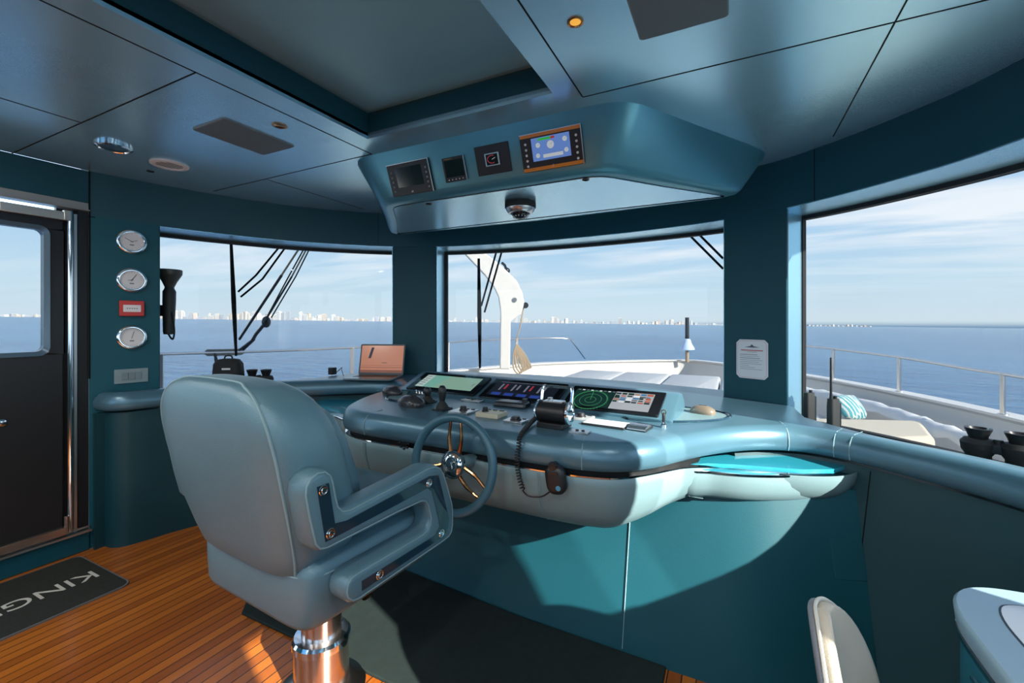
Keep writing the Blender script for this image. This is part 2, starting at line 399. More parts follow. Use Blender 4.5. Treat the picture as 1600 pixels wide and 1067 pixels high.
for j in ((-1.79, AFT, -1.79, 1.84), (-.555, AFT, -.555, 1.76), (-3.55, .945, -1.79, .945), (-2.72, AFT, -2.72, .945), (-3.3, 1.86, -1.79, 1.84), (-.555, 1.765, 1.1, 1.75), (.45, 1.755, .45, 2.7), (.45, 1.2, .45, 1.755), (-.555, .945, .45, .945), (-2.72, 1.86, -2.72, 2.7)):
    joint(*j)
tag(b.build('ceiling', [HEADLINER, HEADDARK, DARKGAP, HEADER]), 'teal panelled headliner with a sunken rectangular recess', 'ceiling', kind='structure')

# header above the windows
b = B(); sweep(b, range(len(WALL)), [(0, LZ), (.34, LZ), (.34, CZ + .1), (0, CZ + .1)])
b.box((PW - .04, .2, (LZ + CZ) / 2 + .03), (.08, 2.14, CZ - LZ - .06))
tag(b.build('wall_front', HEADER, bevel=.004), 'teal curved header band above the windows', 'wall', kind='structure')
b = B()
for x0, y0 in ((-2.72, 2.88), (.40, 2.86)):
    i = idx_between(x0, y0, x0, y0)[0]; p = WALL[i] - WN[i] * .0005; T = frame(p + V((0, 0, (LZ + CZ) / 2)), (0, 0, 1), WN[i]); b.box((0, 0, 0), (CZ - LZ, .003, .003), T)
b.box((PW + .002, 1.27, 1.7), (.006, .006, 1.3)); b.box((PW + .003, 1.46, LZ), (.006, .4, .006))
tag(b.build('trim_1', DARKGAP), 'dark joint lines in the header', 'trim', kind='structure')

# pillars between the windows and the port panel that carries the dials
SILLZ = .79
def pillar(a0, a1, name, label):
    b = B(); x0, x1 = (XC + a0, XC + a1)
    I = idx_between(x0, ylim(x0), x1, ylim(x1)); sweep(b, I, [(0, .70), (.30, .70), (.30, LZ + .01), (0, LZ + .01)])
    return tag(b.build(name, PILLAR, bevel=.012, seg=3), label, 'pillar', kind='structure')
pillar(-1.45, -1.10, 'trim_2', 'teal window pillar beside the laptop')
b = B(); I = idx_between(XC + 1.10, ylim(XC + 1.10), XC + 1.45, ylim(XC + 1.45)); tE = V((WN[I[-1]].y, -WN[I[-1]].x, 0)); JIN = WALL[I[-1]].copy(); JOUT = WALL[I[-1]] + WN[I[-1]] * .30 - tE * .15
rg = [[WALL[i] + WN[i] * o + V((0, 0, z)) for o, z in ((0, .70), (.30, .70), (.30, LZ + .01), (0, LZ + .01))] for i in I]
for q in (1, 2): rg[-1][q] = JOUT + V((0, 0, (.70, LZ + .01)[q - 1]))
rg = [r for r in rg[:-1] if (r[1] - rg[-1][1]).dot(tE) < -.01] + [rg[-1]]
b.loft(rg); tag(b.build('trim_3', PILLAR, bevel=.012, seg=3), 'teal window pillar carrying the notice card', 'pillar', kind='structure')
b = B(); I = idx_between(PW, 1.27, XC - 2.31, 1.60); sweep(b, I, [(0, 0), (.30, 0), (.30, LZ + .01), (0, LZ + .01)])
b.box((PW - .04, .2, .06), (.1, 2.14, .12)); b.box((PW - .05, -1.7, 1.2), (.1, 1.8, 2.4)); b.box((PW - .05, -.62, 1.2), (.1, .36, 2.4))
tag(b.build('wall_left', PANEL, bevel=.006), 'teal port wall panel with round dials beside the door', 'wall', kind='structure')

b = B()
for x0, x1 in ((XC - 2.36, XC - 1.45), (XC - 1.10, XC + 1.10), (XC + 1.40, XC + 2.36)):
    I = idx_between(x0, ylim(x0) if abs(x0 - XC) < 2.3 else 1.3, x1, ylim(x1) if abs(x1 - XC) < 2.3 else 1.3); sweep(b, I, [(.003, LZ - .004), (.268, LZ - .004), (.268, LZ + .002), (.003, LZ + .002)])
tag(b.build('trim_6', HEADLINER), 'window head strips added pale to imitate reflected daylight under the header', 'trim', kind='structure')  # pale finish stands in for daylight reflected on the soffit
b = B()
b.box((0, 0, 0), (.004, 1.26, .27), frame((JIN + JOUT) / 2 + tE * .012 + V((0, 0, 1.42)), tE, JOUT - JIN))
for a, sg in ((-1.10, 1), (-1.45, -1), (1.10, -1)):
    x = XC + a; i = idx_between(x, ylim(x), x, ylim(x))[0]; t = V((WN[i].y, -WN[i].x, 0)) * sg
    b.box((0, 0, 0), (.004, 1.26, .25), frame(WALL[i] + WN[i] * .142 + t * .006 + V((0, 0, 1.42)), t, WN[i]))
tag(b.build('trim_7', HEADLINER), 'jamb strips added pale to imitate reflected daylight on the window pillars', 'trim', kind='structure')  # strips lighten the pillar sides in place of reflected light

# window glass and black gaskets
def window(x0, y0, x1, y1, name, label, ext=0):
    b = B(); I = idx_between(x0, y0, x1, y1)
    sweep(b, I, [(.285, .76), (.291, .76), (.291, LZ + .01), (.285, LZ + .01)])
    o = tag(b.build(name, GLASS), label, 'window', kind='structure')
    g = B(); sweep(g, I, [(.265, LZ - .028), (.31, LZ - .028), (.31, LZ + .005), (.265, LZ + .005)]); sweep(g, I, [(.265, .76), (.31, .76), (.31, .805), (.265, .805)])
    for i, dlt in ((I[0], 1), (I[-1], -1))[:1 if ext else 2]:
        t = V((WN[i].y, -WN[i].x, 0)) * dlt
        T = frame(WALL[i] + WN[i] * .287 + t * .018 + V((0, 0, 1.41)), t, WN[i]); g.box((0, 0, 0), (.036, 1.27, .045), T)
    g.build('gasket', RUBBER, o)
    return o
window(XC - 2.31, 1.60, XC - 1.45, ylim(XC - 1.45), 'window_1', 'curved port forward window beside the dials')
window(XC - 1.10, ylim(XC - 1.10), XC + 1.10, ylim(XC + 1.10), 'window_2', 'wide centre windscreen above the helm displays')
window(XC + 1.385, ylim(XC + 1.385), XC + 2.19, 1.95, 'window_3', 'curved starboard forward window', 1)

# starboard side behind the frame
b = B()
b.box((SW + .1, (AFT + 1.27) / 2, .43), (.2, 1.27 - AFT, .86)); b.box((SW + .1, (AFT + 1.27) / 2, 2.22), (.2, 1.27 - AFT, .34)); b.box((SW + .1, -.1, 1.93), (.2, 2.2, .36))
b.box((SW + .1, .855, 1.45), (.2, .49, 1.25)); b.box((SW + .1, -.29, 1.45), (.2, .52, 1.25)); b.box((SW + .1, -2.5, 1.45), (.2, .2, 1.25))
sweep(b, idx_between(XC + 2.21, 1.9, XC + 2.38, 1.27), [(.22, .7), (.30, .7), (.30, 1.09), (.22, 1.09)]); b.box((SW + .2, 1.15, .95), (.14, .3, .28))  # raised lip, out of view, added to keep sun off the lower wall
tag(b.build('wall_right', PANEL), 'teal starboard side wall', 'wall', kind='structure')
b = B(); b.box((SW + .1, 1.185, 1.45), (.006, .17, 1.25)); b.box((SW + .1, .285, 1.3), (.006, .63, .9)); b.box((SW + .1, -1.47, 1.45), (.006, 1.85, 1.2)); sweep(b, idx_between(XC + 2.19, 1.95, XC + 2.38, 1.27), [(.285, .76), (.291, .76), (.291, LZ + .01), (.285, LZ + .01)])  # aftmost pane is unseen, added to let in more skylight from starboard
tag(b.build('window_4', SIDEGLASS), 'starboard side window', 'window', kind='structure')
b = B(); b.box(((PW + SW) / 2, AFT - .05, .3), (SW - PW, .1, 1.0 + .6)); b.box(((PW + SW) / 2, AFT - .05, 2.3), (SW - PW, .1, .3)); b.box(((PW + SW) / 2, AFT - .05, 1.2), (1.3, .1, 2.2)); tag(b.build('wall_back', PANEL), 'teal aft wall of the wheelhouse', 'wall', kind='structure')

# ------------------------------------------------------------------ worktop: one leather wrapped ledge running round under all windows
EDGE = [(0, 1.62), (.3, 1.62), (.52, 1.622), (.68, 1.64), (.80, 1.69), (.90, 1.79), (.98, 1.92), (1.07, 2.06), (1.18, 2.19), (1.31, 2.29), (1.45, 2.33), (1.58, 2.29), (1.70, 2.20), (1.84, 2.08), (1.97, 1.94), (2.07, 1.78), (2.13, 1.60)]
STB = catmull([V((XC + a, y, 0)) for a, y in EDGE] + [V((XC + 2.17, 1.3, 0)), V((XC + 2.19, .9, 0)), V((XC + 2.19, .2, 0)), V((XC + 2.19, -2.4, 0))], 5)
EDGEP = [(0, 1.62), (.3, 1.62), (.46, 1.624), (.58, 1.645), (.68, 1.695), (.76, 1.785), (.83, 1.92), (.89, 2.08), (.93, 2.25), (.96, 2.42), (1.01, 2.54), (1.11, 2.61), (1.25, 2.60), (1.40, 2.52), (1.55, 2.39), (1.70, 2.245), (1.84, 2.10), (1.97, 1.94), (2.07, 1.78), (2.13, 1.60)]
PRT = catmull([V((XC - a, y, 0)) for a, y in EDGEP] + [V((XC - 2.16, 1.45, 0)), V((XC - 2.19, 1.36, 0)), V((XC - 2.26, 1.30, 0)), V((XC - 2.375, 1.285, 0))], 5)
inner = [(p.x, p.y) for p in reversed(PRT)] + [(p.x, p.y) for p in STB[1:]]
RAILO = [(1.50, 2.62), (1.60, 2.47), (1.74, 2.31), (1.90, 2.19), (2.03, 2.07), (2.13, 1.92), (2.20, 1.72), (2.25, 1.5)]
midc = [((WALL[i] + WN[i] * .26).x, (WALL[i] + WN[i] * .26).y) for i in range(len(WALL) - 1, -1, -1) if abs(WALL[i].x - XC) < 1.08]
def offc(sg, a, o): i = min(range(len(WALL)), key=lambda i: abs(WALL[i].x - (XC + sg * a))); q = WALL[i] + WN[i] * o; return (q.x, q.y)
outer = [(SW - .06, -2.4), (SW - .06, 1.2)] + [(p.x, p.y) for p in reversed(catmull([V((XC + a, y, 0)) for a, y in RAILO], 3))] + [offc(1, 1.48, .0), offc(1, 1.42, .04), offc(1, 1.12, .04)] + midc
outer += [offc(-1, 1.12, .04), offc(-1, 1.42, .04), offc(-1, 1.56, .10), offc(-1, 1.72, .10), (XC - 1.80, 2.42)] + [(p.x, p.y) for p in catmull([V((XC - a, y, 0)) for a, y in RAILO[3:]], 3)] + [(XC - 2.29, 1.40), (XC - 2.375, 1.33)]
OUTLINE = inner + outer
OWT = [1] * len(inner) + [.25] * len(outer)
def ztilt(x): return -.0092 * (x - .5)
def top_z(x): return .925 + ztilt(x)
def loft_outline(b, poly, prof, m=0, tilt=True, wts=None):
    rings = []
    for d_, z in prof:
        q = inset(poly, d_, wts) if d_ else poly
        rings.append([V((x, y, z + (ztilt(x) if tilt else 0))) for x, y in q])
    b.loft(rings, m, True, True)
wt = thing('worktop', 'steel blue leather worktop running round under the windows', 'worktop', (XC, 2.6, .8))
b = B(); loft_outline(b, OUTLINE, [(.045, .813), (.022, .814), (.006, .822), (0, .842), (0, .868), (.007, .893), (.020, .912), (.038, .922), (.056, .925)], wts=OWT)
b.build('top_slab', WORKTOP, wt, smooth=50)
# stitched seams over the bullnose
b = B()
def edge_pt(P, k): return P[k], V((P[min(k + 1, len(P) - 1)] - P[k - 1])).normalized()
def stitch(P, k, sgn):
    p, t = edge_pt(P, k); nrm = V((t.y, -t.x, 0)) * sgn
    if nrm.dot(V((0, -1, 0))) < 0 and abs(nrm.y) > .3: nrm = -nrm
    pr = [(.045, .813), (.006, .822), (0, .842), (0, .868), (.008, .893), (.024, .912), (.048, .922), (.12, .926)]
    b = B(); b.tube([p - nrm * (o - .0015) + V((0, 0, z + ztilt(p.x) + .0005)) for o, z in pr], .0022, 5); b.build('stitching', PIPING, wt)
for k in (14, 54, 56, 48): stitch(STB, k, 1)
for k in (10, 50): stitch(PRT, k, -1)
# recessed side trays
def tray(sg):
    P = [(.50, 1.98), (.60, 1.97), (.68, 2.02), (.75, 2.14), (.81, 2.30), (.86, 2.48), (.86, 2.60), (.80, 2.64), (.78, 2.4), (.62, 2.14)] if sg < 0 else [(.70, 2.16), (.88, 2.16), (1.02, 2.24), (1.12, 2.34), (1.16, 2.45), (1.10, 2.54), (.92, 2.58), (.72, 2.58)]
    q = catmull([V((XC + sg * a, y, 0)) for a, y in P], 4, True)
    r_ = [V((p.x, p.y, top_z(p.x) + .002)) for p in q]
    b = B(); b.tube(r_, .008, 6, 0, True)
    c = B(); c.loft([[V((x, y, top_z(x) - .004)) for x, y in [(p.x, p.y) for p in q]], [V((x, y, top_z(x) + .0015)) for x, y in [(p.x, p.y) for p in q]]])
    t_ = c.build('side_tray', BODYLEATHER, wt); b.build('tray_rim', NAVYGLOSS, t_)
tray(1); tray(-1)

b = B(); I = range(len(WALL))
for sg in (-1, 1):
    J = [i for i in I if sg * (WALL[i].x - XC) > 1.46 and WALL[i].y > 1.60]; b.loft([[WALL[i] + WN[i] * o + V((0, 0, z + ztilt(WALL[i].x))) for o, z in ((-.12, SILLZ - .05), (.262, SILLZ - .05), (.262, SILLZ), (-.12, SILLZ))] for i in J])
tag(b.build('trim_5', PILLAR), 'sunken window sills behind the leather rail', 'sill', kind='structure')
# lower walls below the worktop
b = B()
pl = [(p.x, p.y) for p in PRT if p.x < XC - 1.30]; 
inn = [q for q in inset(OUTLINE, .04, OWT)]
n_in = len(inner)
pi_ = [inn[i] for i in range(n_in) if inner[i][0] < XC - 1.20]
si_ = [inn[i] for i in range(n_in) if inner[i][0] > XC + 1.20]
def lower(b, pts, lean=0):
    rings = []
    for i, p in enumerate(pts):
        rings.append([V((p[0], p[1], 0)), V((p[0], p[1], .80 + ztilt(p[0])))])
    o = []; k_ = lean / .05
    for i in range(len(pts)):
        a = V(pts[max(i - 1, 0)]); c = V(pts[min(i + 1, len(pts) - 1)]); t = (c - a).normalized(); o.append(V((-t.y, t.x)) * .05)
    b.loft([[r[0] - V((o[i].x, o[i].y, 0)) * k_, r[1], r[1] + V((o[i].x, o[i].y, 0)), r[0] + V((o[i].x, o[i].y, 0))] for i, r in enumerate(rings)])
lower(b, pi_)
tag(b.build('baseboard_left', TRIMTEAL), 'dark teal lower wall under the port windows', 'wall', kind='structure')
b = B(); lower(b, si_, .17)
tag(b.build('baseboard_right', TRIMTEAL), 'dark teal lower wall under the starboard windows', 'wall', kind='structure')

# ------------------------------------------------------------------ helm console
con = thing('helm_console', 'grey green leather helm console below the displays', 'console', (XC, 2.0, 0))
bo = [(a, y) for a, y in EDGE if a <= .85] + [(.93, 1.84), (1.00, 1.945), (1.08, 2.02), (1.18, 2.06), (1.30, 2.085), (1.45, 2.125), (1.58, 2.20), (1.655, 2.31), (1.68, 2.43)]
RB = catmull([V((XC + a, y, 0)) for a, y in bo], 5); bop = [(a, y) for a, y in EDGEP if a <= .84] + [(.92, 2.02), (1.02, 2.06), (1.18, 2.085), (1.33, 2.12), (1.48, 2.18), (1.59, 2.26), (1.655, 2.36), (1.68, 2.47)]; LB = catmull([V((XC - a, y, 0)) for a, y in bop], 5)
body = [(p.x, p.y) for p in reversed(LB)] + [(p.x, p.y) for p in RB[1:]]
def bfac(x):
    u = min(1, max(0, (abs(x - XC) - .82) / .36)); u = u * u * (3 - 2 * u); return 1 - u * .42
def body_loft(b, prof, off=0):
    rings = []
    for d_, z in prof:
        q = inset(body, d_); ins = []
        for (x, y), (bx, by) in zip(q, body):
            u = min(1, max(0, (abs(bx - XC) - .95) / .2)); zz_ = .80 - (.80 - z) * bfac(bx) - .02 * u
            x2, y2 = x + (bx - x) * .0, y
            ins.append(V((x2, y2, zz_ + ztilt(x2))))
        rings.append(ins)
    b.loft(rings)
b = B(); body_loft(b, [(.045, .792), (.016, .791), (.010, .785), (.010, .755), (.018, .70), (.04, .635), (.075, .585), (.12, .555), (.17, .545)])
b.build('body', BODYLEATHER, con, smooth=50)
b = B(); body_loft(b, [(.03, .796), (.012, .795), (.012, .790), (.03, .790)]); b.build('trim_strip', CHROME, con)
bo2 = [(a, y) for a, y in EDGE if a <= 1.07] + [(1.08, 2.2)]
body2 = [(XC - a, y) for a, y in reversed([q for q in EDGEP if q[0] <= .97])] + [(XC + a, y) for a, y in bo2[1:]]
b = B(); loft_outline(b, body2, [(.06, .785), (.034, .786), (.034, .818), (.06, .818)]); b.build('shadow_gap', DARKGAP, con)
for sg in (1, -1):
    q = [(XC + sg * a, y) for a, y in ((.9, 1.92), (.985, 2.00), (1.075, 2.075), (1.18, 2.115), (1.29, 2.14), (1.43, 2.175), (1.545, 2.24), (1.605, 2.33), (1.63, 2.42), (1.2, 2.46), (.95, 2.3))]
    b = B(); b.loft([[V((x, y, z + ztilt(x))) for x, y in q] for z in (.77, .787)]); b.build('shelf_top', mat('turquoise lacquer shelf', (.02, .22, .30), .12, 0, .6), con)
b = B()
for a in (.47, -.47):
    for dx in (0, .009):
        x = XC + a + dx; b = B()
        b.tube([(x, 1.62 + o - .001, z + ztilt(x)) for o, z in ((.010, .785), (.010, .755), (.018, .70), (.04, .635), (.075, .585), (.12, .555))], .002, 5); b.build('stitching', PIPING, con)
def shelf(sg, name):
    P = [(.96, 2.02), (1.10, 2.02), (1.24, 2.05), (1.40, 2.13), (1.52, 2.23), (1.58, 2.34), (1.60, 2.46), (1.3, 2.6), (1.0, 2.5)]
    q = [(p.x, p.y) for p in catmull([V((XC + sg * a, y, 0)) for a, y in P], 5, True)]
    b = B(); loft_outline(b, q, [(.10, .640), (.05, .645), (.02, .665), (.004, .70), (0, .74), (.004, .765)]); o = b.build('side_shelf', BODYLEATHER, con, smooth=50)
    b = B(); loft_outline(b, q, [(.012, .763), (-.003, .765), (-.003, .772), (.012, .774)]); b.build('shelf_edge', CHROME, o)
    b = B(); loft_outline(b, q, [(.010, .768), (.010, .776), (.02, .777)]); b.build('shelf_top', mat('turquoise lacquer shelf', (.02, .22, .30), .12, 0, .6), o)
shelf(1, 's'); shelf(-1, 'p')
b = B()
PED = [(-2.15, 2.62), (-2.15, 2.08), (-2.12, 2.01), (-2.05, 1.98), (-1.66, 1.95), (-.9, 1.885), (-.2, 1.87), (-.05, 1.87), (.06, 1.88), (.16, 1.91), (.26, 1.965), (.36, 2.02), (.48, 2.06), (.52, 2.62)]
PEDT = [(x, y + .23) for x, y in PED[:-1]] + [PED[-1]]
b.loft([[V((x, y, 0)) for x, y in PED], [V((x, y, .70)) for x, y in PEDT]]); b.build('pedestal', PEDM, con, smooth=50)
b = B(); p = aty(978, 880, 1.95); b.tube([(p.x, 1.8705 + .23 * z / .70, z) for z in (.02, .35, .69)], .0018, 5); b.build('pedestal_seam', PIPING, con)
p = aty(632, 692, 1.632); T = frame((p.x, 1.632 + max(0, .755 - p.z) * .15, p.z), (1, 0, 0), (0, -1, 0)); b = B(); b.lathe([(0, 0), (.016, 0), (.018, .004), (.012, .007), (0, .008)], T)
for k in range(8): a = 2 * PI * k / 8; b.sph((.026 * math.cos(a), .026 * math.sin(a), .003), .006, T=T)
b.build('rosette', DARKMET, con)
# display hood
def hood():
    L0, R0 = V((-1.97, 2.27, 0)), V((-.25, 2.15, 0)); ax = (R0 - L0).normalized(); nx = V((-ax.y, ax.x, 0))
    return L0, R0, ax, nx
L0, R0, AX, NX = hood(); HL = (R0 - L0).length
b = B(); z0 = .925
prof = [(0, z0 - .01), (-.005, z0 + .012), (.205, z0 + .098), (.225, z0 + .105), (.26, z0 + .105), (.33, z0 + .06), (.36, z0 - .01)]
rings = []
for s_ in [0, .012] + [HL * k / 12 for k in range(1, 12)] + [HL - .012, HL]:
    u = s_ / HL; bow = .05 * math.sin(PI * u); p = L0 + AX * s_
    e = .006 if s_ in (0, HL) else 0
    rings.append([p + NX * (n_ + bow * (1 if n_ > .2 else .0) + e * (1 if k < 2 else -1 if k > 4 else 0)) + V((0, 0, z + ztilt(p.x) - e)) for k, (n_, z) in enumerate(prof)])
b.loft(rings); b.build('display_hood', WORKTOP, con, smooth=30)

# ------------------------------------------------------------------ helm displays
SL = V((NX.x * .21, NX.y * .21, .086)); SLN = SL.normalized()
def scr(name, col, e): return mat(name, (.01, .01, .012), .15, emit=col, estr=e * .75)
S_GREEN = scr('chart screen green', '#8ab09e', .75); S_SIDE = scr('chart screen sidebar', '#b9cfc8', .75); S_LITE = scr('chart screen shallow', '#79b3a6', .75)
S_DARK = scr('dark screen', '#1a2030', .35); S_BLUE = scr('screen blue', '#28408f', .8); S_RED = scr('screen red', '#a03040', .8); S_GREY = scr('screen grey', '#8a8fa0', .55)
S_RADAR = scr('radar background', '#12352e', .7); S_LIME = scr('radar green', '#3fa062', .75); S_SKYB = scr('camera blue', '#4a7fae', .8); S_TAN = scr('camera tan', '#a5785a', .8); S_PALE = scr('screen pale', '#b7bec4', .8); S_WHT = scr('screen white', '#e8eef2', .9); S_OR = scr('camera orange', '#c2603a', .8)
S_GB = scr('gauge blue', '#5f7fc0', .85); S_GOK = scr('bar green', '#2e9e3a', .9)
NRM = AX.cross(SLN).normalized()
def display(s0, s1, label, painter):
    w = s1 - s0; h = .215
    o = L0 + AX * ((s0 + s1) / 2) + SL * .5 + V((0, 0, z0 + .012 + ztilt((L0 + AX * s0).x))) + NRM * .004
    T = frame(o, AX, NRM)
    t = thing('helm_display', label, 'display', tuple(T.translation))
    b = B(); b.prism(rrect(w, h, .008), -.012, .006, T); b.build('bezel', BLACKG, t, bevel=.002)
    painter(t, T, w, h)
def quad(b, T, x0, y0, x1, y1, z=.0065, m=0): b.prism([(x0, y0), (x1, y0), (x1, y1), (x0, y1)], z - .0004, z, T, m)
def chart(t, T, w, h):
    b = B(); quad(b, T, -w / 2 + .05, -h / 2 + .035, w / 2 - .045, h / 2 - .03, m=0); quad(b, T, -w / 2 + .05, -h / 2 + .035, -w / 2 + .115, h / 2 - .03, .007, m=1)
    b.prism([(-w / 2 + .115, -h / 2 + .035), (-w / 2 + .19, -h / 2 + .035), (-w / 2 + .25, h / 2 - .03), (-w / 2 + .115, h / 2 - .03)], .0066, .007, T, 2)
    for k in range(5): quad(b, T, -w / 2 + .06, h / 2 - .055 - k * .026, -w / 2 + .10, h / 2 - .047 - k * .026, .0075, 3)
    for k in range(3): quad(b, T, w / 2 - .075, -.02 + k * .012, w / 2 - .06, -.014 + k * .012, .0075, 3)
    b.build('screen', [S_GREEN, S_SIDE, S_LITE, S_GREY], t)
def engine(t, T, w, h):
    b = B(); quad(b, T, -w / 2 + .035, -h / 2 + .03, w / 2 - .035, h / 2 - .025, m=0)
    for k in range(4):
        x = -w / 2 + .085 + k * .085
        quad(b, T, x, -.02, x + .012, .05, .007, 3); quad(b, T, x + .03, -.005, x + .042, .05, .007, 3 if k % 2 else 2); quad(b, T, x - .02, -.075, x + .04, -.045, .007, 1)
    quad(b, T, -w / 2 + .06, h / 2 - .037, w / 2 - .1, h / 2 - .034, .007, 3)
    b.build('screen', [S_DARK, S_BLUE, S_RED, S_GREY], t)
def radar(t, T, w, h):
    b = B(); x0, x1, y0, y1 = -w / 2 + .03, w / 2 - .05, -h / 2 + .02, h / 2 - .03; xm = x0 + (x1 - x0) * .52
    quad(b, T, x0, y0, xm, y1, m=0); quad(b, T, xm + .004, y0, x1, y1, m=2)
    cx, cy, R = (x0 + xm) / 2, -.025, (xm - x0) * .40
    for rr in (1, .66, .33):
        T2 = T @ Matrix.Translation((cx, cy, .007))
        b.torus(R * rr, .0009 if rr < 1 else .0016, T2, 40, 4, 1)
    for k in range(36):
        a = 2 * PI * k / 36; b.box((cx + math.cos(a) * R * 1.05, cy + math.sin(a) * R * .1 * 0 + math.sin(a) * R * 1.05, .007), (.003, .003, .001), T, 1)
    b.tube([(cx, cy, .0072), (cx - .01, cy + R, .0072)], .0012, 4, 1, False, T)
    for k in range(9): quad(b, T, x0 + .01 + k * .024, y1 - .012, x0 + .024 + k * .024, y1 - .004, .007, 5 if k % 2 else 6)
    r_ = random.Random(3)
    for k in range(6):
        for j in range(5):
            xx = xm + .006 + k * (x1 - xm - .01) / 6; yy = y0 + .065 + j * (y1 - y0 - .07) / 5
            quad(b, T, xx, yy, xx + (x1 - xm - .012) / 6 * r_.uniform(.6, 1), yy + (y1 - y0 - .07) / 5 * r_.uniform(.5, 1), .0068, r_.choice([3, 4, 5, 6, 7, 0, 0, 0]))
    b.build('screen', [S_RADAR, S_LIME, S_PALE, S_SKYB, S_TAN, S_WHT, S_GREY, S_OR], t)
display(.06, .60, 'helm display showing a pale green sea chart, nearest the laptop', chart)
display(.635, 1.125, 'dark helm display behind the throttle lever', engine)
display(1.16, 1.66, 'helm display showing a green radar circle and camera pictures', radar)

# ------------------------------------------------------------------ steering wheel
def steering_wheel():
    c = aty(707, 726, 1.50); ax_ = V((0, -1, .16)).normalized(); T = frame(c, (1, 0, 0), ax_)
    t = thing('steering_wheel', 'teal leather rimmed steering wheel with bronze spokes and domed hub', 'steering wheel', tuple(c))
    b = B(); b.torus(.187, .0178, T, 64, 12); b.build('rim', mat('teal leather wheel rim', (.045, .125, .175), .35, .1, bump=(400, .2)), t)
    b = B(); b.lathe([(0, -.03), (.044, -.03), (.050, -.015), (.050, 0), (.047, .006), (.036, .012), (.018, .016), (0, .017)], T, 32); hub = b.build('hub', mat('polished hub cap', (.78, .72, .68), .07, 1), t, smooth=50)
    b = B(); b.torus(.052, .004, T, 40, 6); b.torus(.024, .0013, T @ Matrix.Translation((0, 0, .0150)), 30, 5); b.build('hub_ring', CHROME, hub)
    b = B(); 
    for sg in (-1, 1): b.tube([(0, .012, .0185), (sg * .010, -.012, .0185)], .0016, 5, 0, False, T)
    b.tube([(-.005, -.003, .0185), (.005, -.003, .0185)], .0014, 5, 0, False, T); b.build('hub_emblem', CHROME, hub)
    for a0 in (90, 210, 330):
        b = B()
        for da in (-1, 1):
            a = math.radians(a0); ro, ri = V((math.cos(a + da * .13), math.sin(a + da * .13), 0)), V((math.cos(a + da * .42), math.sin(a + da * .42), 0))
            b.tube(catmull([ri * .048 + V((0, 0, -.01)), (ri * .5 + ro * .5) * .11 + V((0, 0, -.004)), ro * .178 + V((0, 0, .004))], 4), [.0085] * 5 + [.0065] * 3 + [.0055], 8, 0, False, T)
            b.sph(tuple(ro * .178), .0075, T=T)
        b.build('spoke', BRONZE, t)
    b = B(); b.cyl((0, 0, -.17), (0, 0, -.028), .03, 20, 0, T, .026); b.build('column', BODYLEATHER, t)
steering_wheel()

